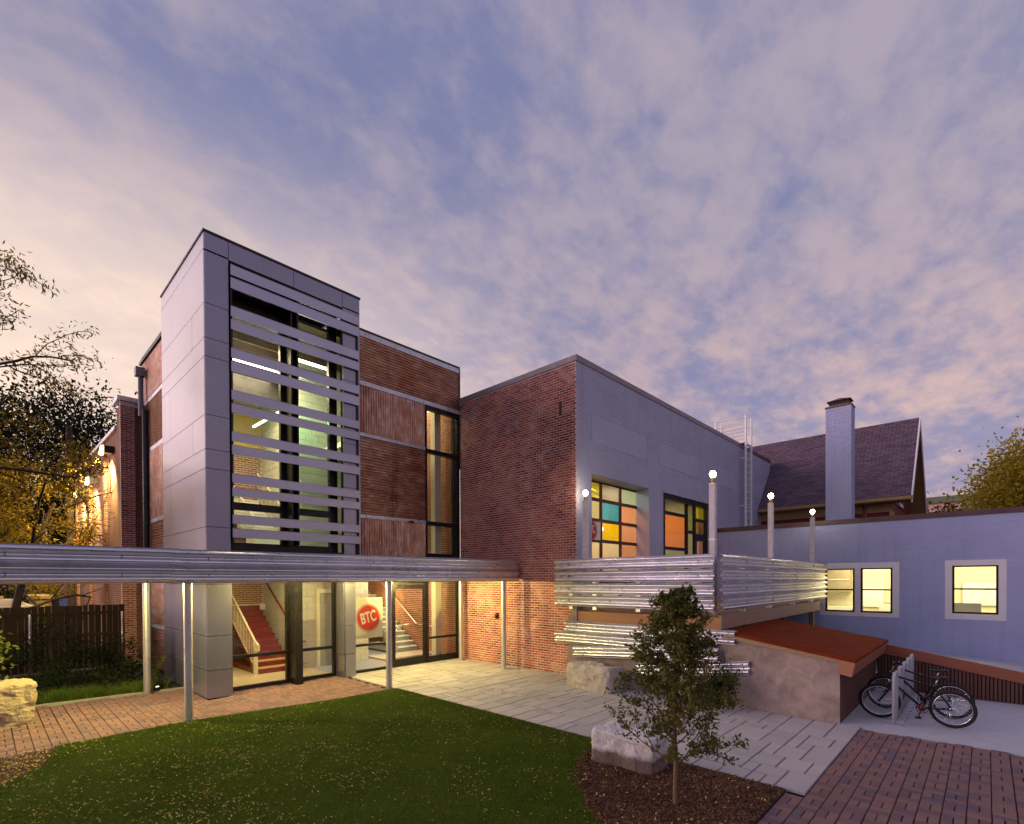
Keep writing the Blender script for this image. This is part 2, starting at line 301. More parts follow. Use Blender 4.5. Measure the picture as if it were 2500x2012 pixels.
# ------------------------------------------------------------------ geometry helpers
def V(*a): return Vector(a)
class MB:
    def __init__(s): s.v = []; s.f = []
    def add(s, vs, fs):
        o = len(s.v); s.v += [tuple(p) for p in vs]; s.f += [tuple(i+o for i in f) for f in fs]; return s
    def box(s, x0, x1, y0, y1, z0, z1):
        return s.add([(x0,y0,z0),(x1,y0,z0),(x1,y1,z0),(x0,y1,z0),(x0,y0,z1),(x1,y0,z1),(x1,y1,z1),(x0,y1,z1)],
                     [(0,3,2,1),(4,5,6,7),(0,1,5,4),(1,2,6,5),(2,3,7,6),(3,0,4,7)])
    def obox(s, c, u, v, w, hu, hv, hw):     # oriented box: centre, unit axes, half sizes
        c = Vector(c); P = [c+u*(a*hu)+v*(b*hv)+w*(d*hw) for d in (-1, 1) for a, b in ((-1,-1),(1,-1),(1,1),(-1,1))]
        return s.add(P, [(0,3,2,1),(4,5,6,7),(0,1,5,4),(1,2,6,5),(2,3,7,6),(3,0,4,7)])
    def prism(s, poly, d):                   # planar polygon (3D points) pushed along d
        d = Vector(d); n = len(poly); P = [Vector(p) for p in poly]
        return s.add(P+[p+d for p in P], [tuple(range(n-1, -1, -1)), tuple(range(n, 2*n))]+[(i, (i+1) % n, n+(i+1) % n, n+i) for i in range(n)])
    def tube(s, pts, r, seg=8, cap=True):
        pts = [Vector(p) for p in pts]; rs = r if isinstance(r, (list, tuple)) else [r]*len(pts); o = len(s.v); ref = None
        for i, p in enumerate(pts):
            t = (pts[min(i+1, len(pts)-1)]-pts[max(i-1, 0)]).normalized()
            if ref is None: ref = t.orthogonal().normalized()
            a = (ref-t*ref.dot(t)); a = a.normalized() if a.length > 1e-6 else t.orthogonal().normalized(); ref = a; b = t.cross(a)
            for k in range(seg):
                q = 2*math.pi*k/seg; s.v.append(tuple(p+(a*math.cos(q)+b*math.sin(q))*rs[i]))
        for i in range(len(pts)-1):
            for k in range(seg):
                k2 = (k+1) % seg; s.f.append((o+i*seg+k, o+i*seg+k2, o+(i+1)*seg+k2, o+(i+1)*seg+k))
        if cap:
            s.f.append(tuple(o+k for k in range(seg-1, -1, -1))); s.f.append(tuple(o+(len(pts)-1)*seg+k for k in range(seg)))
        return s
    def lathe(s, c, prof, seg=20, axis=(0, 0, 1)):   # prof: (radius, along axis)
        c = Vector(c); w = Vector(axis).normalized(); a = w.orthogonal().normalized(); b = w.cross(a); o = len(s.v)
        for r, h in prof:
            for k in range(seg):
                q = 2*math.pi*k/seg; s.v.append(tuple(c+w*h+(a*math.cos(q)+b*math.sin(q))*r))
        for i in range(len(prof)-1):
            for k in range(seg):
                k2 = (k+1) % seg; s.f.append((o+i*seg+k, o+i*seg+k2, o+(i+1)*seg+k2, o+(i+1)*seg+k))
        return s
    def torus(s, c, axis, R, r, seg=40, rs=8):
        c = Vector(c); w = Vector(axis).normalized(); a = w.orthogonal().normalized(); b = w.cross(a)
        o = len(s.v)
        for i in range(seg):
            q = 2*math.pi*i/seg; d = a*math.cos(q)+b*math.sin(q)
            for k in range(rs):
                p = 2*math.pi*k/rs; s.v.append(tuple(c+d*(R+r*math.cos(p))+w*(r*math.sin(p))))
        for i in range(seg):
            for k in range(rs):
                s.f.append((o+i*rs+k, o+((i+1) % seg)*rs+k, o+((i+1) % seg)*rs+(k+1) % rs, o+i*rs+(k+1) % rs))
        return s
    def sphere(s, c, r, seg=16, rings=8):
        return s.lathe(c, [(max(r*math.sin(math.pi*i/rings), 1e-4), -r*math.cos(math.pi*i/rings)) for i in range(rings+1)], seg)
    def mesh(s, name):
        me = bpy.data.meshes.new(name); me.from_pydata(s.v, [], s.f); me.update(); return me

def link(name, me, mat, parent=None, smooth=False):
    o = bpy.data.objects.new(name, me); COL.objects.link(o)
    if me is not None and mat is not None and not me.materials: me.materials.append(M(mat))
    if smooth and me is not None: me.polygons.foreach_set('use_smooth', [True]*len(me.polygons))
    if parent is not None: setp(o, parent)
    return o
def setp(o, parent):
    o.parent = parent
    if parent.type == 'EMPTY': o.matrix_parent_inverse = Matrix.Translation(-Vector(parent.location))
def tag(o, label=None, cat=None, group=None, kind=None):
    if label: o['label'] = label
    if cat: o['category'] = cat
    if group: o['group'] = group
    if kind: o['kind'] = kind
    return o
def thing(name, label, cat, loc=(0, 0, 0), group=None):
    o = bpy.data.objects.new(name, None); COL.objects.link(o); o.location = loc; o.empty_display_size = .2
    return tag(o, label, cat, group)
def part(name, mb, mat, parent, label=None, kind=None, smooth=False):
    if name in ('bolt', 'rivet', 'form_line', 'panel_edge'): kind = 'stuff'
    return tag(link(name, mb.mesh(name), mat, parent, smooth), label, kind=kind)
def single(name, mb, mat, label, cat, group=None, smooth=False):
    return tag(link(name, mb.mesh(name), mat, None, smooth), label, cat, group)
def struct(name, mb, mat, kind='structure', smooth=False):
    return tag(link(name, mb.mesh(name), mat, None, smooth), kind=kind)
def npmesh(name, verts, faces_n, nf):
    """verts (N,3) array, faces all of nf corners laid out in order"""
    me = bpy.data.meshes.new(name); n = len(verts); me.vertices.add(n); me.vertices.foreach_set('co', np.asarray(verts, dtype=np.float32).ravel())
    idx = np.asarray(faces_n, dtype=np.int32).ravel(); me.loops.add(len(idx)); me.loops.foreach_set('vertex_index', idx)
    k = len(idx)//nf; me.polygons.add(k); me.polygons.foreach_set('loop_start', np.arange(0, k*nf, nf, dtype=np.int32)); me.polygons.foreach_set('loop_total', np.full(k, nf, dtype=np.int32))
    me.update(calc_edges=True); return me
def boxes_mesh(name, corners):               # corners (K,8,3): front 4 then back 4; five faces each
    c = np.asarray(corners, dtype=np.float32); K = len(c)
    q = np.array([[0,1,2,3],[0,4,5,1],[1,5,6,2],[2,6,7,3],[3,7,4,0]], dtype=np.int32)
    idx = (q[None]+(np.arange(K)*8)[:, None, None])
    me = npmesh(name, c.reshape(-1, 3), idx, 4); me.shade_flat(); return me

def field(parent, name, o, u, v, n, L, H, mat, holes=(), bl=.200, bh=.0555, j=.017, proud=.006, depth=.03, nind=300, vis=None, seed=1, stagger=.5, jit=.0015, bevel=.12):
    """laid pieces (bricks, blocks, shingles) on the plane o + u*a + v*b, standing proud along n"""
    rnd = random.Random(seed); o, u, v, n = Vector(o), Vector(u), Vector(v), Vector(n); ch = bh+j; rows = int(H/ch+.001); items = []
    for r in range(rows):
        z0 = r*ch+j*.5; z1 = z0+bh; iv = [(0., L)]
        for (a0, a1, b0, b1) in holes:
            if z1 > b0+.01 and z0 < b1-.01:
                nw = []
                for (s, e) in iv:
                    if a1 <= s or a0 >= e: nw.append((s, e)); continue
                    if a0 > s: nw.append((s, a0))
                    if a1 < e: nw.append((a1, e))
                iv = nw
        off = -((r % 2)*stagger+rnd.uniform(-.03, .03))*(bl+j)
        for (s, e) in iv:
            k = math.floor((s-off)/(bl+j))
            while True:
                a = off+k*(bl+j); b = a+bl; k += 1
                if a > e: break
                aa, bb = max(a, s+.003), min(b, e-.003)
                if bb-aa < .035: continue
                items.append((aa, bb, z0, z1, rnd.uniform(-jit, jit*1.6)))
    full = []; rest = []
    for it in items:
        c = o+u*((it[0]+it[1])/2)+v*((it[2]+it[3])/2)
        if it[1]-it[0] > bl-.004 and nind and (vis is None or vis(c)): full.append(((c-CAM).length, it, c))
        else: rest.append(it)
    full.sort(key=lambda q: q[0]); ind = full[:nind]; rest += [q[1] for q in full[nind:]]
    def corners(ha, hb, base, pr):
        t = min(ha, hb)*bevel
        f = [base+u*(a*(ha-t))+v*(b*(hb-t))+n*pr for a, b in ((-1,-1),(1,-1),(1,1),(-1,1))]
        return f+[base+u*(a*ha)+v*(b*hb)+n*(pr-proud*.8)-n*0 for a, b in ((-1,-1),(1,-1),(1,1),(-1,1))]
    if ind:
        q = [[tuple(p) for p in corners(bl/2, bh/2, Vector((0, 0, 0)), proud)]]
        c8 = q[0]; mb = MB(); back = [tuple(Vector(p)-n*(depth*.3)) for p in c8[4:]]
        mb.add(c8+back, [(0,1,2,3),(0,4,5,1),(1,5,6,2),(2,6,7,3),(3,7,4,0),(4,8,9,5),(5,9,10,6),(6,10,11,7),(7,11,8,4)])
        me = mb.mesh(name); me.materials.append(M(mat))
        for d, it, c in ind:
            ob = bpy.data.objects.new(name, me); COL.objects.link(ob); ob.location = c+n*it[4]; setp(ob, parent)
    if rest:
        A = np.array(rest); uu, vv, nn, oo = map(np.array, (u, v, n, o))
        ca = (A[:, 0]+A[:, 1])/2; ha = (A[:, 1]-A[:, 0])/2; cb = (A[:, 2]+A[:, 3])/2; hb = (A[:, 3]-A[:, 2])/2; pr = proud+A[:, 4]; t = np.minimum(ha, hb)*bevel
        out = np.zeros((len(A), 8, 3))
        for i, (sa, sb) in enumerate(((-1,-1),(1,-1),(1,1),(-1,1))):
            out[:, i] = oo+np.outer(ca+sa*(ha-t), uu)+np.outer(cb+sb*(hb-t), vv)+np.outer(pr, nn)
            out[:, i+4] = oo+np.outer(ca+sa*ha, uu)+np.outer(cb+sb*hb, vv)+np.outer(-np.full(len(A), .004), nn)
        me = boxes_mesh(name+'_field', out); me.materials.append(M(mat))
        ob = bpy.data.objects.new(name+'_field', me); COL.objects.link(ob); setp(ob, parent); ob['kind'] = 'stuff'

def wall_cells(mb, o, u, n, L, H, th, holes=()):    # wall of thickness th behind plane, with rectangular holes
    o, u, n = Vector(o), Vector(u), Vector(n); us = sorted({0., L, *[h[0] for h in holes], *[h[1] for h in holes]}); zs = sorted({0., H, *[h[2] for h in holes], *[h[3] for h in holes]})
    us = [a for a in us if 0 <= a <= L]; zs = [a for a in zs if 0 <= a <= H]
    for i in range(len(us)-1):
        run = None
        for k in range(len(zs)-1):
            cu, cz = (us[i]+us[i+1])/2, (zs[k]+zs[k+1])/2
            inside = any(h[0] < cu < h[1] and h[2] < cz < h[3] for h in holes)
            if not inside: run = (run[0], zs[k+1]) if run else (zs[k], zs[k+1])
            if (inside or k == len(zs)-2) and run:
                c = o+u*cu+V(0, 0, (run[0]+run[1])/2)-n*(th/2)
                mb.obox(c, u, n, V(0, 0, 1), (us[i+1]-us[i])/2, th/2, (run[1]-run[0])/2); run = None
    return mb

def corrugated(mb, o, u, v, n, L, H, pitch=.084, amp=.024):   # ridges run along u
    o, u, v, n = Vector(o), Vector(u), Vector(v), Vector(n); k = max(2, int(H/pitch*8)); vs = []
    for i in range(k+1):
        b = H*i/k; d = amp*math.sin(2*math.pi*b/pitch)
        p = o+v*b+n*(d+amp); vs += [p, p+u*L]
    mb.add(vs, [(2*i, 2*i+1, 2*i+3, 2*i+2) for i in range(k)]); return mb

WP = [(.022, 0), (.008, .005), (.016, .014), (.066, .043), (.079, .053), (.083, .068), (.080, .085), (.069, .098), (.020, .126), (.007, .138), (.003, .155)]
WP = WP+[(d, .31-z) for d, z in WP[-2::-1]]
def wbeam(mb, p0, p1, n, z0, h=.31, th=.004):
    p0, p1, n = Vector(p0), Vector(p1), Vector(n).normalized(); k = h/.31; c = len(WP); vs = []
    for p in (p0, p1):
        for d, z in WP: vs.append(p+n*d+V(0, 0, z0+z*k))
        for d, z in WP: vs.append(p+n*(d-th)+V(0, 0, z0+z*k))
    N = 2*c; f = []
    for i in range(c-1):
        f.append((i, i+1, N+i+1, N+i)); f.append((c+i+1, c+i, N+c+i, N+c+i+1)); f.append((i, c+i, c+i+1, i+1)); f.append((N+i, N+i+1, N+c+i+1, N+c+i))
    f.append((0, N, N+c, c)); f.append((c-1, 2*c-1, N+2*c-1, N+c-1)); mb.add(vs, f); return mb
def bolt(mb, p, n, r=.016, h=.014):
    n = Vector(n).normalized(); return mb.lathe(p, [(r, 0), (r, h*.6), (r*.6, h), (.0005, h)], 8, n)

def pane(name, mat, parent, x0, x1, y, z0, z1, ax='y', label=None, th=.008):
    mb = MB()
    if ax == 'y': mb.box(x0, x1, y, y+th, z0, z1)
    else: mb.box(y, y+th, x0, x1, z0, z1)
    # a single sheet is enough for a pane
    mb.f = [mb.f[2]] if ax == 'y' else [mb.f[5]]
    return part(name, mb, mat, parent, label)
def point_light(name, loc, power, color, r=.08, parent=None):
    l = bpy.data.lights.new(name, 'POINT'); l.energy = power; l.color = color; l.shadow_soft_size = r
    o = bpy.data.objects.new(name, l); COL.objects.link(o); o.location = loc
    if parent is not None: setp(o, parent)
    return o
def area_light(name, loc, sx, sy, power, color, parent=None, rot=(0, 0, 0)):
    l = bpy.data.lights.new(name, 'AREA'); l.shape = 'RECTANGLE'; l.size = sx; l.size_y = sy; l.energy = power; l.color = color
    o = bpy.data.objects.new(name, l); COL.objects.link(o); o.location = loc; o.rotation_euler = rot
    if parent is not None: setp(o, parent)
    return o
X_, Y_, Z_ = V(1, 0, 0), V(0, 1, 0), V(0, 0, 1)
WARM = (1, .83, .27); CREAM = (1, .84, .52)

# ------------------------------------------------------------------ ground
def poly_sheet(name, pts, z, mat, kind='structure', th=None, parent=None):
    mb = MB(); P = [V(x, y, z) for x, y in pts]
    if th: mb.prism([p-V(0, 0, th) for p in P], (0, 0, th))
    else: mb.add(P, [tuple(range(len(P)))])
    return struct(name, mb, mat, kind)
poly_sheet('ground', [(-400, -400), (400, -400), (400, 400), (-400, 400)], -.09, 'outer_ground')
LAWN = [(.80, 11.02), (2.7, 11.08), (5.27, 10.68), (7.05, 10.58), (7.05, 4.56), (6.55, 4.50), (6.05, 4.33), (5.43, 3.94), (4.95, 3.46), (4.69, 3.06), (4.45, 2.4), (4.4, 1.6), (3.6, .2), (.5, -.8), (-2.5, 1), (-2.2, 5.5), (-1.0, 8.0), (.15, 9.4), (.63, 10.03), (.74, 10.6)]
MULCH = [(7.02, 4.54), (7.02, 1.85), (4.55, 1.85), (4.3, 1.85), (4.42, 2.4), (4.66, 3.06), (4.92, 3.47), (5.40, 3.96), (6.03, 4.36), (6.55, 4.53)]
poly_sheet('lawn', LAWN, .022, 'lawn_base', th=.07)
poly_sheet('mulch_ground', MULCH, .012, 'mulch_base', th=.06)
poly_sheet('leafy_ground', [(-6, 10.85), (.18, 10.92), (.74, 10.88), (.72, 10.6), (.61, 10.03), (.13, 9.42), (-1.02, 8.02), (-2.3, 5.5), (-6, 5)], .008, 'mulch_base', th=.06)
poly_sheet('bed_ground', [(-9, 15.35), (.75, 14.97), (2.68, 14.80), (3.50, 14.72), (3.50, 24), (-9, 24)], -.005, 'soil', th=.06)
def inpoly(p, poly):
    x, y = p; c = False; n = len(poly)
    for i in range(n):
        x0, y0 = poly[i]; x1, y1 = poly[i-1]
        if (y0 > y) != (y1 > y) and x < (x1-x0)*(y-y0)/(y1-y0)+x0: c = not c
    return c
# kerb stones along the planting bed
kerb = tag(link('kerb', None, None), kind='structure')
kp = [(-3.2, 15.10), (.75, 14.91), (2.68, 14.74), (3.50, 14.66)]
for (a, b) in zip(kp[:-1], kp[1:]):
    A, B = V(*a, 0), V(*b, 0); n = max(1, round((B-A).length/.9)); d = (B-A).normalized(); w = V(-d.y, d.x, 0)
    for i in range(n):
        c = A+(B-A)*((i+.5)/n); mb = MB(); mb.obox(c+w*.03+V(0, 0, -.015), d, w, Z_, (B-A).length/n/2-.004, .045, .04); part('kerb_stone', mb, 'kerb_stone', kerb)
# clay pavers in a basket weave
def pavers(struct_name, x0, x1, y0, y1, inside, seed, along):
    base = MB(); base.add([(x0, y0, -.035), (x1, y0, -.035), (x1, y1, -.035), (x0, y1, -.035)], [(0, 1, 2, 3)]); root = struct(struct_name, base, 'joint_sand')
    rnd = random.Random(seed); it = []; c = .21; nx, ny = int((x1-x0)/c)+2, int((y1-y0)/c)+2; A, B = .1005, .0485
    for i in range(nx):
        for k in range(ny):
            col, row = (k, i) if along == 'x' else (i, k); sh = (col*.37 % 1)*.42-.21
            cx, cy = (x0+(i+.5)*c+(sh if along == 'x' else 0), y1-(k+.5)*c+(sh if along == 'y' else 0))
            pair = row % 2 == 0                    # side by side, or two laid across
            for s in (-.0525, .0525):
                long_x = pair == (along == 'x')
                px, py = (cx, cy+s) if long_x else (cx+s, cy)
                hx, hy = (A, B) if long_x else (B, A)
                if inside(px, py, hx, hy): it.append((px, py, hx, hy, rnd.uniform(-.003, .003), long_x))
    def visible(p):
        q = V(p[0], p[1], 0)-CAM; zf = q.dot(CF); sx, sy = q.dot(CR)/zf, -q.dot(CU)/zf
        return zf > 0 and abs(sx) < 1.0 and sy < .47
    order = sorted(range(len(it)), key=lambda q: (not visible(it[q]), it[q][0]**2+it[q][1]**2)); ind = order[:300]; rest = order[300:]
    mes = {}
    for h in (True, False):
        hx, hy = (.1005, .0485) if h else (.0485, .1005); mb = MB(); t = .006
        mb.add([(-hx+t,-hy+t,0),(hx-t,-hy+t,0),(hx-t,hy-t,0),(-hx+t,hy-t,0),(-hx,-hy,-.007),(hx,-hy,-.007),(hx,hy,-.007),(-hx,hy,-.007),(-hx,-hy,-.04),(hx,-hy,-.04),(hx,hy,-.04),(-hx,hy,-.04)],
               [(0,1,2,3),(0,4,5,1),(1,5,6,2),(2,6,7,3),(3,7,4,0),(4,8,9,5),(5,9,10,6),(6,10,11,7),(7,11,8,4)])
        mes[h] = mb.mesh('paver'); mes[h].materials.append(M('paver'))
    for q in ind:
        p = it[q]; ob = bpy.data.objects.new('paver', mes[p[5]]); COL.objects.link(ob); ob.location = (p[0], p[1], p[4]); ob.parent = root
    out = []
    for q in rest:
        px, py, hx, hy, dz, _ = it[q]; t = .006
        out.append([(px-hx+t,py-hy+t,dz),(px+hx-t,py-hy+t,dz),(px+hx-t,py+hy-t,dz),(px-hx+t,py+hy-t,dz),(px-hx,py-hy,-.02),(px+hx,py-hy,-.02),(px+hx,py+hy,-.02),(px-hx,py+hy,-.02)])
    me = boxes_mesh('paver_field', out); me.materials.append(M('paver')); ob = bpy.data.objects.new('paver_field', me); COL.objects.link(ob); ob.parent = root; ob['kind'] = 'stuff'
def left_path_inside(px, py, hx, hy):
    if inpoly((px, py), LAWN) or px+hx > 7.06: return False
    if px < .75 and py < 10.9: return False
    kb = 14.91-(px-.75)*.088 if px > .75 else 14.91-(px-.75)*.048
    if py+hy > kb-.02: return False
    if px > 3.46 and py > 12.82: return px > 4.0 and py+hy < 13.36
    return True
pavers('brick_path', -3.0, 7.1, 10.55, 15.1, left_path_inside, 3, 'y')
pavers('brick_pavement', 2.2, 10.83, -2.6, 1.84, lambda px, py, hx, hy: (py+hy < 1.65 if px+hx > 7.02 else py+hy < 1.85) and px+hx < 10.85 and px > 2.3, 5, 'x')
# stone slabs in random rows
sb = MB(); sb.add([(7.03, 1.6, -.035), (11.0, 1.6, -.035), (11.0, 8.3, -.035), (11.4, 8.3, -.035), (11.4, 13.3, -.035), (7.03, 13.3, -.035)], [(0, 1, 2, 3, 4, 5)])
terrace = struct('stone_pavement', sb, 'joint_sand')
rnd = random.Random(11); mx, my = (10.89-7.06)/21, .1842; used = set(); NY = 63
free = lambda i, k: (i, k) not in used and k < NY and (i < 21 or (i < 23 and 1.64+k*my > 8.27))
sizes = [(2, 2), (3, 2), (4, 2), (3, 1), (2, 1), (3, 3), (4, 3), (5, 2), (3, 2), (4, 2)]
for k in range(NY):
    for i in range(23):
        if not free(i, k): continue
        opts = sizes[:]; rnd.shuffle(opts); opts += [(2, 1), (1, 2), (1, 1)]
        for w, h in opts:
            if all(free(i+p, k+q) for p in range(w) for q in range(h)): break
        used |= {(i+p, k+q) for p in range(w) for q in range(h)}
        xe = lambda c: 7.06+c*mx if c <= 21 else 10.89+(c-21)*.225
        mb = MB(); g = .0075; t = .007; a0, a1, b0, b1 = xe(i)+g, xe(i+w)-g, 1.64+k*my+g, 1.64+(k+h)*my-g; dz = rnd.uniform(-.0025, .0025); sl = rnd.uniform(-.002, .002)
        mb.add([(a0+t,b0+t,dz+sl),(a1-t,b0+t,dz),(a1-t,b1-t,dz-sl),(a0+t,b1-t,dz),(a0,b0,-.03),(a1,b0,-.03),(a1,b1,-.03),(a0,b1,-.03)], [(0,1,2,3),(0,4,5,1),(1,5,6,2),(2,6,7,3),(3,7,4,0)])
        part('paving_slab', mb, 'slab_stone', terrace)
# concrete pad under the bicycles
mb = MB(); mb.box(10.86, 15.2, -3.5, 1.62, -.06, -.004); mb.box(10.90, 15.2, 1.62, 1.99, -.06, -.004); struct('concrete_pavement', mb, 'concrete_pad')

# ------------------------------------------------------------------ stair tower clad in metal panels
tower = thing('stair_tower', 'tall metal-clad stair tower with horizontal slats across its lit window', 'building', (3.52, 12.86, 0))
TX0, TX1, TY0, TY1, TZ = 3.52, 7.40, 12.86, 16.75, 10.60
mb = MB(); mb.box(TX0+.03, TX0+.2, TY0+.03, TY1-.02, -.02, TZ)                    # left wall core
mb.box(TX0+.03, 4.02, TY0+.03, TY0+.18, -.02, TZ); mb.box(6.90, TX1-.03, TY0+.03, TY0+.18, 3.0, TZ); mb.box(6.90, 7.19, TY0+.03, 13.36, -.02, 3.0); mb.box(4.02, 6.90, TY0+.03, TY0+.18, 10.15, TZ)
mb.box(TX1-.15, TX1-.03, TY0+.18, 13.16, 3.0, TZ); mb.box(4.02, 6.9, TY0+.03, 13.2, 2.95, 3.45); mb.box(4.02, 6.9, 13.2, TY1, 10.3, 10.5); mb.box(TX0+.2, 6.9, TY1-.15, TY1-.02, 8.2, TZ)
mb.box(4.0, 4.06, TY0+.18, 13.42, 0, 10.15)
part('tower_core', mb, 'dark_seal', tower)
jz = [0, .64, 1.43, 2.62, 3.93, 5.26, 5.70, 6.48, 7.80, 8.22, 9.0, 10.22, TZ]
def panel(c0, c1, ax, pos, a0, a1, z0, z1, name='cladding_panel'):
    mb = MB(); g = .006
    if ax == 'x': mb.box(pos, pos+.028, a0+g, a1-g, z0+g, z1-g)
    else: mb.box(a0+g, a1-g, pos, pos+.028, z0+g, z1-g)
    o = part(name, mb, 'zinc_panel', tower)
    rv = MB(); n = V(-1, 0, 0) if ax == 'x' else V(0, -1, 0); k = max(2, int((a1-a0)/.42))
    for i in range(k+1):
        for zz in (z0+.05, z1-.05):
            a = a0+.05+(a1-a0-.1)*i/k; bolt(rv, (pos, a, zz) if ax == 'x' else (a, pos, zz), n, .009, .004)
    part('rivet', rv, 'aluminium', o)
vj = {1: [], 3: [], 6: [13.82], 9: [13.82], 4: [15.95], 5: [15.95], 7: [15.9]}
for i in range(len(jz)-1):
    ys = [TY0+.03]+vj.get(i, [])+[TY1]
    for a, b in zip(ys[:-1], ys[1:]): panel(0, 0, 'x', TX0, a, b, jz[i], jz[i+1])
    if i < len(jz)-2: panel(0, 0, 'y', TY0, TX0, 4.03, jz[i], jz[i+1]); panel(0, 0, 'y', TY0, 6.88 if i > 2 else 6.90, TX1 if i > 3 else 7.22, jz[i], jz[i+1])
for a, b in ((TX0, 4.03), (4.03, 5.55), (5.55, 6.88), (6.88, TX1)): panel(0, 0, 'y', TY0, a, b, 10.17, TZ)
for z0, z1 in ((0, .64), (.64, 1.43), (1.43, 2.62), (2.62, 3.0)):         # left faces of the second column
    mb = MB(); mb.box(6.872, 6.90, TY0+.034, 13.36, z0+.006, z1-.006); part('cladding_panel', mb, 'zinc_panel', tower)
    mb = MB(); mb.box(4.03, 4.055, TY0+.034, 13.36, z0+.006, z1-.006); part('cladding_panel', mb, 'zinc_panel', tower)
mb = MB(); mb.box(TX0-.02, TX1+.02, TY0-.02, TY0+.25, TZ, TZ+.05); mb.box(TX0-.02, TX0+.25, TY0+.25, TY1+.02, TZ, TZ+.05); mb.box(TX1-.23, TX1+.02, TY0+.25, TY1+.02, TZ, TZ+.05); mb.box(TX0+.25, TX1-.23, TY1-.2, TY1+.02, TZ, TZ+.05); part('coping', mb, 'dark_coping', tower)
mb = MB(); mb.box(TX0+.2, TX1-.2, TY0+.2, TY1-.15, TZ-.2, TZ-.1); part('roof', mb, 'dark_coping', tower)
# right side wall of the tower above the rust-clad block
mb = MB(); mb.box(TX1-.03, TX1-.002, TY0+.03, TY1, 9.95, TZ-.004); mb.box(TX1-.03, TX1-.002, TY0+.03, 13.14, 3.3, 9.95); part('cladding_panel', mb, 'zinc_panel', tower)
slz = [(9.82, 10.06), (9.51, 9.76), (8.86, 9.10), (8.56, 8.79), (7.90, 8.13), (7.58, 7.82), (6.93, 7.15), (6.62, 6.84), (5.96, 6.18), (5.65, 5.87), (4.99, 5.20), (4.68, 4.88), (4.03, 4.24), (3.71, 3.92)]
for z0, z1 in slz:
    mb = MB(); mb.box(4.05, 7.33, TY0-.075, TY0-.045, z0, z1); mb.box(4.05, 7.33, TY0-.075, TY0+.02, z1-.006, z1+.006)
    o = part('slat', mb, 'slat_metal', tower); rv = MB()
    for x in (4.12, 5.42, 5.66, 7.22):
        for zz in (z0+.055, z1-.055): bolt(rv, (x, TY0-.075, zz), (0, -1, 0), .012, .007)
    part('bolt', rv, 'aluminium', o)
for x in (4.07, 5.46, 5.62, 7.30):
    mb = MB(); mb.box(x-.02, x+.02, TY0-.044, TY0-.012 if x > 6.9 else 13.1, 3.6, 10.1); part('slat_bracket', mb, 'dark_frame', tower)
# upper window
win = thing_w = None
mb = MB(); YG = 13.24
for x0, x1 in ((4.06, 4.17), (5.33, 5.66), (6.64, 6.87)): mb.box(x0, x1, YG-.05, YG+.07, 3.45, 10.15)
for z0, z1 in ((3.45, 3.62), (4.42, 4.60), (8.15, 8.32), (9.9, 10.15)):
    mb.box(4.17, 5.33, YG-.045, YG+.065, z0, z1); mb.box(5.66, 6.64, YG-.045, YG+.065, z0, z1)
mb.box(4.17, 5.33, YG-.04, YG+.06, 9.05, 9.9)
uw = part('window', mb, 'dark_frame', tower, 'tall dark-framed stair window behind the slats')
for x0, x1 in ((4.17, 5.33), (5.66, 6.64)):
    for z0, z1 in ((3.62, 4.42), (4.60, 8.15), (8.32, 9.05 if x0 < 5 else 9.9)): pane('pane', 'clear_glass', uw, x0, x1, YG, z0, z1)
# ground floor glazing of the tower
mb = MB(); YL = 13.40
for x0, x1 in ((4.06, 4.20), (5.50, 5.60), (5.70, 5.78), (6.80, 6.87)): mb.box(x0, x1, YL-.05, YL+.06, .0, 2.95)
for z0, z1 in ((0, .09), (.78, .86), (2.86, 2.95)):
    mb.box(4.20, 5.50, YL-.045, YL+.055, z0, z1); mb.box(5.78, 6.80, YL-.045, YL+.055, z0, z1)
mb.box(5.56, 5.74, 12.92, YL+.02, -.01, 2.94)
lw = part('window', mb, 'dark_frame', tower, 'ground-floor glazing of the tower with dark bars')
for x0, x1 in ((4.20, 5.50), (5.78, 6.80)):
    for z0, z1 in ((.09, .78), (.86, 2.86)): pane('pane', 'clear_glass', lw, x0, x1, YL, z0, z1)

# ------------------------------------------------------------------ rust-clad block with the entrance
rust = thing('rust_clad_block', 'building front of rusty corrugated sheets with entrance doors below', 'building', (9.4, 13.2, 0))
YF = 13.2
wl = MB(); wl.box(7.41, 9.88, YF+.02, YF+.2, 3.3, 9.9); wl.box(9.88, 11.34, YF+.02, YF+.2, 8.42, 9.9); wl.box(3.72, 3.85, 16.75, 20.0, -.02, 9.9); wl.box(3.72, 11.34, 20.0, 20.15, 0, 9.9); part('wall', wl, 'dark_seal', rust)
mb = MB(); mb.box(3.6, 11.34, 16.75, 20.1, 9.72, 9.82); mb.box(7.41, 11.34, YF+.2, 16.75, 9.72, 9.82); part('roof', mb, 'dark_coping', rust)
def sheet(x0, x1, z0, z1, horiz, mat):
    mb = MB()
    if horiz: corrugated(mb, (x0, YF, z0), X_, Z_, -Y_, x1-x0, z1-z0)
    else: corrugated(mb, (x1, YF, z0), Z_, -X_, -Y_, z1-z0, x1-x0)
    part('corrugated_sheet', mb, mat, rust, smooth=True)
sheet(7.41, 8.55, 8.50, 9.76, True, 'rust_sheet'); sheet(8.55, 11.33, 8.502, 9.758, True, 'rust_sheet')
for x in np.arange(7.41, 9.8, .83): sheet(x, min(x+.826, 9.87), 6.99, 8.35, False, 'rust_sheet_pale')
sheet(7.41, 9.88, 4.62, 6.87, True, 'rust_sheet')
for x in np.arange(7.41, 9.8, .83): sheet(x, min(x+.826, 9.88), 3.42, 4.50, False, 'rust_sheet_pale')
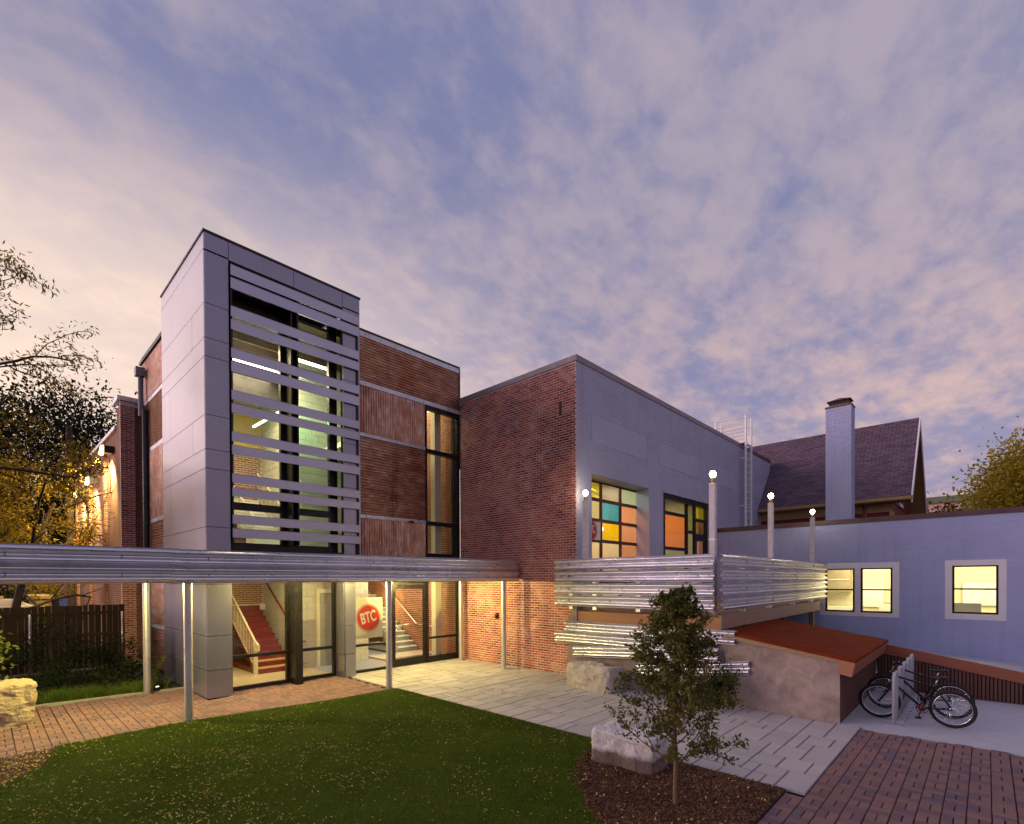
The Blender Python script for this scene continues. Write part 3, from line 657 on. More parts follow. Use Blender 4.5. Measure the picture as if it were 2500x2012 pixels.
for z0, z1, x1 in ((9.77, 9.93, 11.34), (8.36, 8.49, 11.34), (6.88, 6.98, 9.89), (4.51, 4.61, 9.89)):
    mb = MB(); mb.box(7.41, x1, YF-.035, YF+.02, z0, z1); o = part('flashing_band', mb, 'white_metal', rust); rv = MB()
    for x in np.arange(7.75, x1, .52): bolt(rv, (x, YF-.035, (z0+z1)/2), (0, -1, 0), .014, .008)
    part('bolt', rv, 'dark_frame', o)
mb = MB(); mb.box(7.41, 11.36, YF-.05, YF+.25, 9.931, 9.985); mb.box(11.335, 11.375, YF-.04, YF+.02, 8.3, 9.93); part('coping', mb, 'dark_coping', rust); mb = MB(); mb.box(3.66, 3.95, 16.76, 20.1, 9.9, 9.96); part('coping', mb, 'dark_coping', rust)
mb = MB(); mb.box(9.885, 9.96, YF-.03, YF+.12, 3.42, 8.35); mb.box(11.24, 11.335, YF-.03, YF+.12, 3.42, 8.35)
for z0, z1 in ((3.42, 3.56), (4.47, 4.6), (6.82, 6.95), (8.22, 8.355)): mb.box(9.96, 11.24, YF-.025, YF+.115, z0, z1)
mb.box(11.08, 11.13, YF-.02, YF+.11, 3.56, 8.22)
w = part('window', mb, 'dark_frame', rust, 'tall dark-framed window beside the red brick wall')
for z0, z1 in ((3.56, 4.47), (4.60, 6.82), (6.95, 8.22)): pane('pane', 'clear_glass', w, 9.96, 11.08, YF+.04, z0, z1); pane('pane', 'clear_glass', w, 11.13, 11.24, YF+.04, z0, z1)
mb = MB(); mb.tube([(9.24, 13.16, 4.52), (9.24, 12.98, 4.52)], .03, 8); mb.tube([(9.19, 12.99, 4.5), (9.30, 12.99, 4.5)], .035, 8); part('standpipe_outlet', mb, 'rail_red', rust, smooth=True)
# entrance glazing
mb = MB(); YD = 13.26
for x0, x1 in ((7.23, 7.34), (8.56, 8.64), (9.94, 10.02), (11.24, 11.335)): mb.box(x0, x1, YD-.05, YD+.06, 0, 3.3)
mb.box(7.34, 8.56, YD-.045, YD+.055, .0, .08); mb.box(7.34, 8.56, YD-.045, YD+.055, .76, .83); mb.box(10.02, 11.24, YD-.045, YD+.055, .0, .2); mb.box(10.02, 11.24, YD-.045, YD+.055, .76, .83)
mb.box(7.34, 8.56, YD-.045, YD+.055, 2.72, 3.3); mb.box(8.64, 9.94, YD-.045, YD+.055, 2.58, 3.3); mb.box(10.02, 11.24, YD-.045, YD+.055, 2.72, 3.3)
w = part('entrance_window', mb, 'dark_frame', rust)
pane('pane', 'clear_glass', w, 7.34, 8.56, YD, .08, .76); pane('pane', 'clear_glass', w, 7.34, 8.56, YD, .83, 2.72); pane('pane', 'clear_glass', w, 10.02, 11.24, YD, .2, .76); pane('pane', 'clear_glass', w, 10.02, 11.24, YD, .83, 2.72)
mb = MB(); mb.box(8.66, 8.76, YD-.03, YD+.03, .02, 2.56); mb.box(9.82, 9.92, YD-.03, YD+.03, .02, 2.56); mb.box(8.76, 9.82, YD-.03, YD+.03, .02, .24); mb.box(8.76, 9.82, YD-.03, YD+.03, 2.42, 2.56)
w = part('door', mb, 'dark_frame', rust, 'glass entrance door in a black frame'); pane('pane', 'clear_glass', w, 8.76, 9.82, YD, .24, 2.42)
mb = MB(); mb.tube([(8.74, YD-.03, .90), (8.74, YD-.10, .92), (8.74, YD-.10, 1.18), (8.74, YD-.03, 1.20)], .014, 8); mb.tube([(8.76, YD-.05, 1.3), (9.82, YD-.05, 1.3)], .012, 6); part('handle', mb, 'chrome', w, smooth=True)
# left flank with rusty sheets and a rainwater pipe
def fsheet(y0, y1, z0, z1, horiz, mat):
    mb = MB()
    if horiz: corrugated(mb, (3.70, y1, z0), -Y_, Z_, -X_, y1-y0, z1-z0)
    else: corrugated(mb, (3.70, y0, z0), Z_, Y_, -X_, z1-z0, y1-y0)
    part('corrugated_sheet', mb, mat, rust, smooth=True)
for z0, z1, h in ((0, 1.15, True), (1.3, 4.5, False), (4.62, 5.0, True)): pass
for z0, z1, h, mt in ((.05, 1.25, True, 'rust_sheet'), (1.4, 3.3, False, 'rust_sheet'), (3.32, 4.48, True, 'rust_sheet_pale'), (4.62, 6.72, False, 'rust_sheet_pale'), (6.85, 8.3, True, 'rust_sheet_pale'), (8.45, 9.85, False, 'rust_sheet')): fsheet(16.76, 20.0, z0, z1, h, mt)
for z0 in (1.26, 4.5, 6.73, 8.31):
    mb = MB(); mb.box(3.66, 3.71, 16.76, 20.0, z0, z0+.12); part('flashing_band', mb, 'white_metal', rust)
mb = MB(); mb.box(3.38, 3.62, 19.3, 19.55, 9.15, 9.42); mb.tube([(3.52, 19.42, 9.2), (3.52, 19.42, 7.9)], .075, 10); part('rainwater_head', mb, 'coping_metal', rust); mb = MB(); mb.tube([(3.58, 19.15, 8.05), (3.58, 19.15, 0)], .085, 8); part('rainwater_pipe', mb, 'dark_coping', rust, smooth=True)

# ------------------------------------------------------------------ inside the glazed buildings
hall = thing('lit_stair_hall', 'lit hall with block lift shaft behind the entrance glass', 'hall', (7.5, 16, 0))
mb = MB(); mb.box(3.74, 6.98, 13.46, 20, -.04, -.002); part('floor', mb, 'beige_floor', hall)
mb = MB(); mb.box(6.98, 11.34, 13.33, 20, -.04, -.001); part('floor', mb, 'lobby_floor', hall)
mb = MB(); mb.box(9.2, 11.34, 14.55, 15.6, 0, .06); part('landing', mb, 'platform_concrete', hall)
mb = MB(); mb.box(4.05, 6.72, 18.2, 18.3, 0, 9.7); part('back_wall', mb, 'mortar_pale', hall, 'brick back wall of the stair')
bw = hall.children[-1]
field(bw, 'brick', (4.06, 18.2, .0), X_, Z_, -Y_, 2.64, 6.9, 'warm_brick', nind=150, vis=lambda c: c.x < 6.7 and (c.z < 3 or c.z > 4.5), seed=21)
mb = MB(); mb.box(4.05, 6.7, 18.17, 18.199, 6.95, 9.7); part('plaster_panel', mb, 'orange_wall', hall)
mb = MB(); mb.box(3.75, 3.82, 13.5, 18.2, 0, 9.7); part('side_wall', mb, 'cream_paint', hall)
mb = MB(); mb.box(6.72, 9.0, 15.22, 15.35, 0, 9.7); mb.box(6.72, 6.85, 15.35, 18.3, 0, 9.7); mb.box(8.87, 9.0, 15.35, 18.3, 0, 9.7); sh = part('lift_shaft', mb, 'mortar_pale', hall, 'pale concrete block lift shaft')
field(sh, 'block', (6.70, 15.215, 0), X_, Z_, -Y_, 2.3, 9.6, 'cmu', [(.48, 1.14, -1, 2.42)], bl=.39, bh=.19, j=.01, proud=.004, nind=150, seed=4, bevel=.03)
field(sh, 'block', (6.715, 18.2, 0), -Y_, Z_, -X_, 2.98, 9.6, 'cmu', bl=.39, bh=.19, j=.01, proud=.004, nind=150, seed=5, bevel=.03)
mb = MB(); mb.box(7.18, 7.28, 15.16, 15.21, 0, 2.42); mb.box(7.74, 7.84, 15.16, 15.21, 0, 2.42); mb.box(7.28, 7.74, 15.16, 15.21, 2.3, 2.42); part('door_frame', mb, 'cream_paint', hall)
mb = MB(); mb.box(7.28, 7.74, 15.185, 15.212, 0, 2.3); part('door', mb, 'door_grey', hall)
mb = MB(); mb.box(9.0, 11.34, 19.2, 19.3, 0, 9.7); part('rear_wall', mb, 'cream_paint', hall)
mb = MB(); mb.box(11.36, 11.5, 13.42, 19.2, 0, 9.7); sw = part('brick_side_wall', mb, 'mortar_pale', hall, 'red brick wall running on inside')
field(sw, 'brick', (11.355, 19.2, 0), -Y_, Z_, -X_, 5.8, 8.9, 'warm_brick', nind=300, vis=lambda c: c.y < 17 and (c.z < 2.6 or c.z > 3.6), seed=22)
mb = MB(); mb.box(10.72, 10.98, 13.75, 13.98, 0, 9.7); part('column', mb, 'cream_paint', hall)
mb = MB(); mb.box(7.45, 11.34, 13.42, 19.2, 3.0, 3.3); mb.box(4.1, 6.7, 18.0, 18.2, 1.7, 1.9); mb.box(7.45, 9.8, 13.42, 15.2, 6.7, 6.85); part('floor_slab', mb, 'white_paint', hall)
mb = MB(); mb.box(3.8, 11.34, 13.42, 19.2, 9.62, 9.7); part('ceiling', mb, 'brown_ceiling', hall)
for y in np.arange(13.9, 18.3, .55):
    mb = MB(); mb.box(3.85, 11.3, y, y+.08, 9.35, 9.62); part('joist', mb, 'brown_ceiling', hall)
for i, (x, y, z, L) in enumerate(((4.4, 15.2, 8.85, 2.2), (4.4, 14.3, 8.55, 2.2), (5.9, 14.1, 8.9, 1.2))):
    mb = MB(); mb.box(x, x+L, y, y+.09, z, z+.05); part('tube_lamp', mb, 'tube_light', hall)
mb = MB(); mb.box(6.2, 6.26, 14.6, 17.6, 7.75, 7.80); part('green_tube_lamp', mb, 'green_tube', hall)
# hall lighting
area_light('hall_light', (5.3, 15.4, 9.0), 2.2, 2.5, 300, (1, .80, .44), hall); area_light('hall_light', (5.3, 14.6, 2.9), 2.2, 1.6, 80, (1, .76, .36), hall)
point_light('green_glow', (6.3, 14.4, 7.4), 42, (.32, 1, .36), .1, hall); point_light('green_glow', (6.0, 14.3, 4.2), 10, (.4, 1, .4), .1, hall)
area_light('hall_light', (9.6, 15.2, 2.95), 2.5, 2.5, 120, (1, .78, .42), hall); area_light('hall_light', (10.4, 15.6, 9.2), 1.4, 2.5, 130, (1, .80, .48), hall); point_light('stair_glow', (10.6, 17.2, 1.9), 55, (1, .66, .22), .08, hall)
def stair(name, label, x0, x1, y0, z0, n, rise, run, mt, nose, wide=0, railmat=None):
    st = thing(name, label, 'staircase', (x0, y0, z0))
    for i in range(n):
        w = .25*(2-i) if (wide and i < 2) else 0
        mb = MB(); mb.box(x0, x1+w, y0+i*run, y0+(n if i > -1 else i)*run, z0+i*rise, z0+(i+1)*rise-.03) if i == 0 else mb.box(x0, x1+w, y0+i*run, y0+i*run+run*1.15, z0+i*rise-.03, z0+(i+1)*rise-.03)
        t = part('step', mb, mt, st)
        mb = MB(); mb.box(x0-.005, x1+w+.005, y0+i*run-.025, y0+i*run+run, z0+(i+1)*rise-.029, z0+(i+1)*rise); part('tread', mb, nose if nose and (i < 3 or not wide) else mt, t)
    return st
s1 = stair('staircase', 'red staircase with cream balustrade behind the tower glass', 5.42, 6.42, 15.22, 0, 11, .17, .25, 'stair_red', 'stair_nosing', 1)
def balustrade(par, x, y0, z0, n, rise, run, mat, foot=True):
    mb = MB(); L = n*run; top = lambda y: z0+(y-y0)/run*rise
    mb.tube([(x, y0-.28, z0+.85), (x, y0-.02, z0+.95), (x, y0+L, top(y0+L)+.95)], .03, 8); mb.tube([(x, y0+.02, z0+.2), (x, y0+L, top(y0+L)+.14)], .016, 6)
    for y in np.arange(y0+.06, y0+L, .125): mb.tube([(x, y, top(y)+.16), (x, y, top(y)+.95)], .010, 5)
    if foot: mb.box(x-.05, x+.05, y0-.06, y0+.04, z0, z0+.95); mb.tube([(x, y0-.28, z0+.85), (x, y0-.28, z0+.72), (x, y0, z0+.70)], .028, 8)
    part('balustrade', mb, mat, par)
balustrade(s1, 5.38, 15.22, 0, 11, .17, .25, 'rail_cream')
mb = MB(); mb.tube([(6.62, 14.75, .88), (6.62, 15.0, .86), (6.62, 15.22, .98), (6.62, 17.9, 2.78)], .026, 8); part('handrail', mb, 'rail_red', s1, smooth=True)
s2 = stair('staircase', 'upper flight of stairs seen between the tower slats', 5.42, 6.42, 15.2, 3.5, 11, .17, .25, 'white_paint', None)
balustrade(s2, 5.38, 15.2, 3.5, 11, .17, .25, 'rail_cream', False); balustrade(s2, 6.46, 15.2, 3.5, 11, .17, .25, 'rail_cream', False)
mb = MB(); mb.box(4.1, 5.3, 14.9, 18.1, 3.38, 3.5); mb.box(5.42, 6.6, 14.3, 15.2, 3.38, 3.5); part('landing', mb, 'white_paint', s2)
s3 = stair('staircase', 'blue-grey stairs rising along the brick wall behind the door', 10.35, 11.30, 15.6, .06, 12, .17, .26, 'stair_blue', 'white_paint')
mb = MB()
for x in (10.31,): mb.tube([(x, 15.3, .95), (x, 15.6, 1.05), (x, 18.7, 3.1)], .02, 6)
mb.tube([(11.25, 14.2, 1.0), (11.25, 15.6, 1.05), (11.25, 18.7, 3.1)], .02, 6); mb.prism([(10.33, 15.5, .06), (10.33, 18.72, 2.1), (10.33, 18.72, 2.3), (10.33, 15.5, .26)], (.02, 0, 0)); part('handrail', mb, 'aluminium', s3)

# ------------------------------------------------------------------ round logo signs
def text_mesh(body, size, bold=0.0):
    c = bpy.data.curves.new('t', 'FONT'); c.body = body; c.size = size; c.align_x = 'CENTER'; c.align_y = 'CENTER'; c.bevel_depth = bold; c.bevel_resolution = 1; c.extrude = .0005; c.space_character = 1.0
    o = bpy.data.objects.new('t', c); COL.objects.link(o); dg = bpy.context.evaluated_depsgraph_get(); me = bpy.data.meshes.new_from_object(o.evaluated_get(dg))
    bpy.data.objects.remove(o); bpy.data.curves.remove(c); return me
def logo_sign(name, label, cx, cz, y, w, h, R, par_mat='poster_white'):
    s = thing(name, label, 'sign', (cx, y, cz-h/2)); mb = MB(); mb.box(cx-w/2, cx+w/2, y, y+.006, cz-h/2, cz+h/2); part('board', mb, par_mat, s)
    mb = MB(); ro = R*.70
    mb.add([(cx+ro*math.cos(q*math.pi/24), y-.003, cz+ro*math.sin(q*math.pi/24)) for q in range(48)], [tuple(range(47, -1, -1))][0:1])
    pitch = R*.072; k = 0
    for i in range(-30, 31):
        for j in range(-30, 31):
            px, pz = (i+(j % 2)*.5)*pitch, j*pitch*.866; rr = math.hypot(px, pz)
            if ro-.01 < rr < R:
                r = pitch*.62*max(0, 1-(rr-ro)/(R-ro))**.6
                if r > .002: mb.add([(cx+px+r*math.cos(q*math.pi/4), y-.0025, cz+pz+r*math.sin(q*math.pi/4)) for q in range(8)], [tuple(range(8))])
    part('red_disc', mb, 'poster_red', s)
    me = text_mesh('BTC', R*.78, R*.022); o = link('lettering', me, 'poster_white', s)
    o.matrix_basis = Matrix.Translation((cx, y-.004, cz))@Matrix.Rotation(rad(12), 4, 'Y').inverted()@Matrix.Rotation(rad(90), 4, 'X')@Matrix.Diagonal((.80, 1.28, .3, 1))
    return s
logo_sign('logo_poster', 'cream poster with red dotted disc lettered BTC inside entrance glass', 7.90, 1.58, 13.345, .95, 1.2, .45)
# ------------------------------------------------------------------ red brick building with a grey painted side
BX, BY, BH = 11.35, 8.25, 8.74
brick = thing('brick_building', 'flat-roofed building with one red brick wall and one grey painted wall', 'building', (BX, BY, 0))
mb = MB(); mb.box(BX, BX+.3, BY+.004, 13.16, -.02, BH); w = part('red_wall', mb, 'mortar', brick, 'weathered red brick wall')
field(w, 'brick', (BX, 13.16, 0), -Y_, Z_, -X_, 4.90, BH, 'red_brick', nind=300, vis=lambda c: c.z > 3.3 and c.y < 10, seed=31, jit=.003, proud=.007)
holes = [(12.08-BX, 15.46-BX, 1.9, 5.73), (16.47-BX, 20.6-BX, 1.9, 5.74)]
mb = wall_cells(MB(), (BX+.02, BY, 0), X_, -Y_, 17.03, BH, .5, [(h[0]-.02, h[1]-.02, h[2], h[3]) for h in holes]); gw = part('painted_wall', mb, 'grey_paint', brick, 'grey painted brick wall with two lit openings')
pan = [(12.08, 15.34), (16.2, 19.42), (20.34, 23.55), (24.9, 27.52)]
ph = [(a-BX, b-BX, 6.66, 7.47) for a, b in pan]
field(gw, 'brick', (BX, BY, 0), X_, Z_, -Y_, 17.05, BH, 'grey_paint', holes+ph, nind=300, vis=lambda c: c.z > 3.4, seed=32, proud=.0055, jit=.0025)
for a, b in pan:
    mb = MB(); mb.box(a+.005, b-.005, BY-.004, BY+.001, 6.665, 7.465); pn = part('recessed_panel', mb, 'grey_paint', gw)
    mb = MB(); mb.box(a-.02, b+.02, BY-.013, BY, 7.462, 7.482); mb.box(a-.02, b+.02, BY-.013, BY, 6.642, 6.662); mb.box(a-.01, a+.008, BY-.012, BY, 6.662, 7.462); mb.box(b-.008, b+.01, BY-.012, BY, 6.662, 7.462); part('panel_edge', mb, 'grey_paint', pn)
mb = MB(); mb.box(BX-.03, BX+.40, BY-.03, 13.18, BH, BH+.16); mb.box(BX+.40, BX+13.1, BY-.03, BY+.4, BH, BH+.16); part('coping', mb, 'coping_metal', brick)
mb = MB(); mb.box(BX+13.1, BX+17.09, BY-.035, BY+.4, BH-.02, BH+.13); part('coping', mb, 'brown_coping', brick)
mb = MB(); mb.box(BX+.35, BX+17, BY+.45, 20, BH-.3, BH-.15); mb.box(BX+16.7, BX+17.05, BY+.5, 20, 0, BH); part('roof', mb, 'dark_coping', brick)
mb = MB(); mb.box(BX-.02, BX, 8.76, 8.84, 7.36, 7.74); part('iron_anchor', mb, 'dark_frame', brick)
mb = MB(); mb.tube([(BX-.025, 13.08, 0), (BX-.025, 13.08, 2.7)], .018, 6); mb.box(BX-.05, BX, 13.03, 13.12, 1.0, 1.2); part('conduit', mb, 'galvanised_post', brick)
# rooms behind the two openings
mb = MB(); mb.box(BX+.35, 21.2, BY+3.6, BY+3.75, 1.9, 6.3); mb.box(BX+.35, 21.2, BY+.5, BY+3.6, 6.25, 6.35); mb.box(BX+.35, 21.2, BY+.5, BY+3.6, 1.86, 1.92); mb.box(BX+.32, BX+.40, BY+.5, BY+3.6, 1.9, 6.3); mb.box(21.1, 21.2, BY+.5, BY+3.6, 1.9, 6.3); part('room', mb, 'white_paint', brick)
mb = MB(); mb.box(15.75, 15.9, BY+.6, BY+3.6, 1.92, 6.25); mb.box(17.6, 19.0, BY+3.3, BY+3.58, 1.92, 4.4); part('room_partition', mb, 'cream_paint', brick)
mb = MB(); mb.box(13.6, 14.9, BY+2.6, BY+3.5, 1.93, 3.3); mb.box(16.9, 17.5, BY+1.5, BY+3.5, 1.93, 4.6); part('room_cupboard', mb, 'cabinet', brick)
mb = MB(); mb.box(17.5, 18.6, BY+1.2, BY+1.4, 1.93, 4.35); part('room_screen', mb, 'poster_red', brick)
mb = MB(); mb.tube([(12.2, BY+1.2, 5.95), (15.6, BY+2.0, 5.75)], .06, 8); mb.tube([(13.4, BY+2.4, 5.9), (15.0, BY+2.4, 4.9)], .04, 8); part('duct', mb, 'white_paint', brick)
area_light('room_light', (13.6, BY+2.0, 6.1), 2.8, 1.6, 150, (1, .86, .58), brick); area_light('room_light', (18.6, BY+2.0, 6.1), 3.0, 1.6, 105, (1, .82, .52), brick)
# garage-type glazed door with coloured panes
YW = 8.75; xs = [12.10, 13.30, 14.44, 15.58]; zs = [1.95, 2.60, 3.235, 3.87, 4.505, 5.14, 5.70]
mb = MB(); mb.box(15.59, 15.74, YW-.04, YW+.06, 1.95, 5.80); mb.box(11.95, 15.59, YW-.04, YW+.06, 5.715, 5.80); part('opening_trim', mb, 'white_trim', brick)
mb = MB()
for i, x in enumerate(xs): mb.box(x-.045, x+.045, YW-.03, YW+.03, zs[0], zs[-1]+.01)
for z in zs:
    for a, b in zip(xs[:-1], xs[1:]): mb.box(a+.045, b-.045, YW-.028, YW+.028, z-.045, z+.055)
gd = part('glazed_door', mb, 'red_frame', brick, 'dark red glazed sectional door with coloured panes')
cols = [['cream', 'cream', 'salmon'], ['cream', 'cream', 'salmon'], ['cream', 'cream', 'salmon'], ['cream', 'yellow', 'salmon'], ['olive', 'teal', 'salmon'], ['lime', 'grey', 'teal_pale']]
for r in range(6):
    for c in range(3): pane('pane', 'pane_'+cols[r][c], gd, xs[c]+.045, xs[c+1]-.045, YW, zs[r]+.055, zs[r+1]-.045)
YW2 = 8.42
mb = MB(); mb.box(16.48, 16.72, YW2-.12, YW2+.06, 1.95, 5.73); mb.box(20.46, 20.59, YW2-.06, YW2+.06, 1.95, 5.73); mb.box(16.72, 20.46, YW2-.12, YW2+.06, 5.55, 5.73)
for x in (18.70, 19.42): mb.box(x-.05, x+.05, YW2-.05, YW2+.05, 1.95, 5.55)
for a, b, z in ((16.72, 18.65, 5.08), (16.72, 18.65, 3.80), (18.75, 19.37, 4.50), (19.47, 20.46, 5.02), (19.47, 20.46, 4.42)): mb.box(a, b, YW2-.045, YW2+.045, z-.05, z+.06)
mb.box(19.47, 19.60, YW2-.04, YW2+.04, 1.95, 4.37); mb.box(20.33, 20.46, YW2-.04, YW2+.04, 1.95, 4.37); mb.box(19.60, 20.33, YW2-.04, YW2+.04, 4.2, 4.37)
w2 = part('window', mb, 'dark_frame', brick, 'dark-framed window wall with a door and tinted panes')
for a, b, z0, z1, c in ((16.72, 18.65, 5.14, 5.55, 'sage'), (16.72, 18.65, 3.86, 5.03, 'orange'), (16.72, 18.65, 1.95, 3.75, 'sage'), (18.75, 19.37, 4.56, 5.55, 'dull_green'), (18.75, 19.37, 1.95, 4.45, 'sage'), (19.47, 20.46, 5.08, 5.55, 'lime'), (19.47, 20.46, 4.48, 4.97, 'brown'), (19.60, 20.33, 1.95, 4.2, 'salmon')):
    pane('pane', 'pane_'+c, w2, a, b, YW2, z0, z1)
logo_sign('logo_poster', 'round red BTC poster behind the glazed door of the grey wall', 12.72, 4.18, YW-.04, 1.0, .56, .34)
# card reader
cr = thing('card_reader', 'small black card reader on the red brick wall by the canopy post', 'card reader', (BX, 11.39, 1.45))
mb = MB(); mb.box(BX-.05, BX-.006, 11.31, 11.43, 1.45, 1.62); part('housing', mb, 'black_paint', cr); mb = MB(); mb.box(BX-.055, BX-.05, 11.36, 11.40, 1.575, 1.59); part('indicator', mb, 'poster_red', cr)
# roof ladder
lad = thing('roof_ladder', 'white metal roof-access ladder on the grey wall', 'ladder', (24.4, 8.1, 4.8))
for x in (24.08, 24.80):
    mb = MB(); mb.box(x-.05, x+.05, 7.98, 8.05, 4.75, 10.15); part('rail', mb, 'ladder_paint', lad)
    mb = MB(); mb.box(x-.045, x+.045, 8.05, 8.25, 6.0, 6.05); mb.box(x-.045, x+.045, 8.05, 8.25, 8.2, 8.25); part('bracket', mb, 'ladder_paint', lad)
    mb = MB(); mb.box(x-.04, x+.04, 9.35, 9.43, 8.86, 10.1); part('rail', mb, 'ladder_paint', lad)
for z in np.arange(4.9, 8.9, .3):
    mb = MB(); mb.tube([(24.12, 8.015, z), (24.76, 8.015, z)], .022, 6); part('rung', mb, 'ladder_paint', lad)
for z in (9.1, 9.45, 9.8, 10.1):
    mb = MB()
    for x in (24.08, 24.80): mb.tube([(x, 8.04, z), (x, 9.36, z)], .022, 6)
    part('guard_bar', mb, 'ladder_paint', lad)
mb = MB(); mb.box(24.0, 24.9, 8.06, 9.35, 8.905, 8.94); part('platform', mb, 'ladder_paint', lad)

# ------------------------------------------------------------------ low blue painted wing
XW = 20.8
wing = thing('blue_wing', 'low blue painted brick wing with two lit office windows', 'building', (XW, 3, 0))
# along -Y from y=8.2 : a = 8.2 - y
W1 = (4.20, 3.32, 1.51, 3.02); W2 = (3.15, 2.27, 1.51, 3.03); W3 = (.78, -.26, 1.58, 3.06)
holes = [(8.2-w[0], 8.2-w[1], w[2], w[3]) for w in (W1, W2, W3)]
mb = wall_cells(MB(), (XW, 8.2, 0), -Y_, -X_, 12.2, 4.60, .3, holes); ww = part('wall', mb, 'blue_paint', wing)
field(ww, 'brick', (XW, 8.2, 0), -Y_, Z_, -X_, 12.2, 4.60, 'blue_paint', [(8.2-4.38, 8.2-2.09, 1.36, 3.22), (8.2-.95, 8.2+.43, 1.4, 3.24)], nind=300, vis=lambda c: -1 < c.y < 2.2 and c.z > .8, seed=33, proud=.006, jit=.003)
mb = MB(); mb.box(XW-.05, XW+.35, -4, 8.22, 4.60, 4.75); part('coping', mb, 'brown_coping', wing)
mb = MB(); mb.box(XW+.35, XW+8, -4, 8.2, 4.42, 4.52); part('roof', mb, 'dark_coping', wing)
def trim(y0, y1, z0, z1, holes_):
    mb = wall_cells(MB(), (XW-.012, y0, z0), -Y_, -X_, y0-y1, z1-z0, .03, [(y0-a, y0-b, c-z0, d-z0) for a, b, c, d in holes_]); return part('window_trim', mb, 'white_trim', wing)
trim(4.38, 2.09, 1.37, 3.21, [W1, W2]); trim(.95, -.43, 1.40, 3.23, [W3])
for wdw in (W1, W2, W3):
    a, b, c, d = wdw; mid = (c+d)/2+.02; mb = MB(); xa, xb = XW-.005, XW+.10; t = .055
    mb.box(xa, xb, b, b+t, c, d); mb.box(xa, xb, a-t, a, c, d); mb.box(xa, xb, b+t, a-t, c, c+t); mb.box(xa, xb, b+t, a-t, d-t*.8, d); mb.box(xa+.01, xb, b+t, a-t, mid-.025, mid+.025)
    wv = part('window', mb, 'dark_frame', wing, 'brown double-hung office window')
    pane('pane', 'office_glass', wv, b+t, a-t, XW+.05, c+t, mid-.025, 'x'); pane('pane', 'office_glass', wv, b+t, a-t, XW+.06, mid+.025, d-t*.8, 'x')
# office behind
mb = MB(); mb.box(XW+3.4, XW+3.5, -2.5, 7, .7, 3.6); mb.box(XW+.31, XW+3.4, -2.5, 7, .65, .7); mb.box(XW+.31, XW+3.4, -2.6, -2.5, .7, 3.6); mb.box(XW+.31, XW+3.4, 7, 7.1, .7, 3.6); part('office_room', mb, 'plaster', wing)
mb = MB(); mb.box(XW+.31, XW+3.4, -2.5, 7, 3.55, 3.62); part('office_ceiling', mb, 'white_paint', wing)
area_light('office_light', (XW+1.8, 3.2, 3.45), 2.2, 2.4, 145, (1, .88, .46), wing); area_light('office_light', (XW+1.8, -.2, 3.45), 2.2, 2.4, 130, (1, .88, .46), wing)
cab = thing('wall_cabinet', 'brown cabinet with open shelves in the left office window', 'cabinet', (XW+2.9, 4.3, .7)); mb = MB(); mb.box(XW+2.9, XW+3.38, 3.95, 5.3, 2.15, 3.15); part('carcass', mb, 'cabinet', cab); mb = MB(); mb.box(XW+2.88, XW+2.9, 3.97, 5.28, 2.62, 2.65); part('shelf_edge', mb, 'paper', cab); mb = MB(); mb.box(XW+2.7, XW+3.38, 3.9, 5.3, .7, 1.55); part('base_unit', mb, 'white_paint', cab)
wb = thing('whiteboard', 'large whiteboard on the office wall in the right-hand window', 'whiteboard', (XW+3.36, .1, 1.6)); mb = MB(); mb.box(XW+3.34, XW+3.37, -.75, .62, 1.72, 2.52); part('board', mb, 'paper', wb); mb = MB(); mb.box(XW+3.33, XW+3.375, -.77, .64, 1.70, 1.72); mb.box(XW+3.33, XW+3.375, -.77, .64, 2.52, 2.54); mb.box(XW+3.33, XW+3.375, .62, .64, 1.72, 2.52); mb.box(XW+3.335, XW+3.34, .0, .01, 1.8, 2.45); part('frame', mb, 'galvanised_post', wb)
mb = MB(); mb.box(XW+3.34, XW+3.37, 2.9, 3.6, 1.55, 2.35); mb.box(XW+3.33, XW+3.34, 2.9, 3.6, 1.94, 1.96); single('whiteboard', mb, 'paper', 'white planning board seen through the middle office window', 'whiteboard')
mb = MB(); mb.box(XW+3.34, XW+3.37, 2.35, 2.55, 1.9, 2.3); mb.box(XW+3.335, XW+3.34, 2.37, 2.53, 1.95, 2.0); single('notice_sheet', mb, 'cabinet', 'dark notice sheet pinned beside the planning board', 'notice')
pt = thing('office_printer', 'pale printer on the desk in the middle office window', 'printer', (XW+2.6, 2.75, 1.42)); mb = MB(); mb.box(XW+2.5, XW+3.0, 2.35, 2.95, 1.46, 1.72); part('body', mb, 'white_paint', pt); mb = MB(); mb.box(XW+2.55, XW+2.95, 2.4, 2.85, 1.721, 1.76); part('lid', mb, 'door_grey', pt)
dk = thing('office_desk', 'desk below the middle office window', 'desk', (XW+2.7, 2.7, .7)); mb = MB(); mb.box(XW+2.3, XW+3.1, 2.1, 3.8, 1.42, 1.458); part('desktop', mb, 'cabinet', dk)
for yy in (2.15, 3.75):
    mb = MB(); mb.box(XW+2.35, XW+3.05, yy-.02, yy+.02, .7, 1.42); part('leg', mb, 'cabinet', dk)
mo = thing('computer_monitor', 'dark computer monitor at the foot of the right-hand office window', 'monitor', (XW+1.2, .4, 1.4)); mb = MB(); mb.box(XW+1.2, XW+1.24, .12, .80, 1.5, 1.86); part('screen', mb, 'door_grey', mo); mb = MB(); mb.box(XW+1.2, XW+1.26, .42, .5, 1.36, 1.5); mb.box(XW+1.1, XW+1.35, .3, .6, 1.34, 1.36); part('stand', mb, 'door_grey', mo)
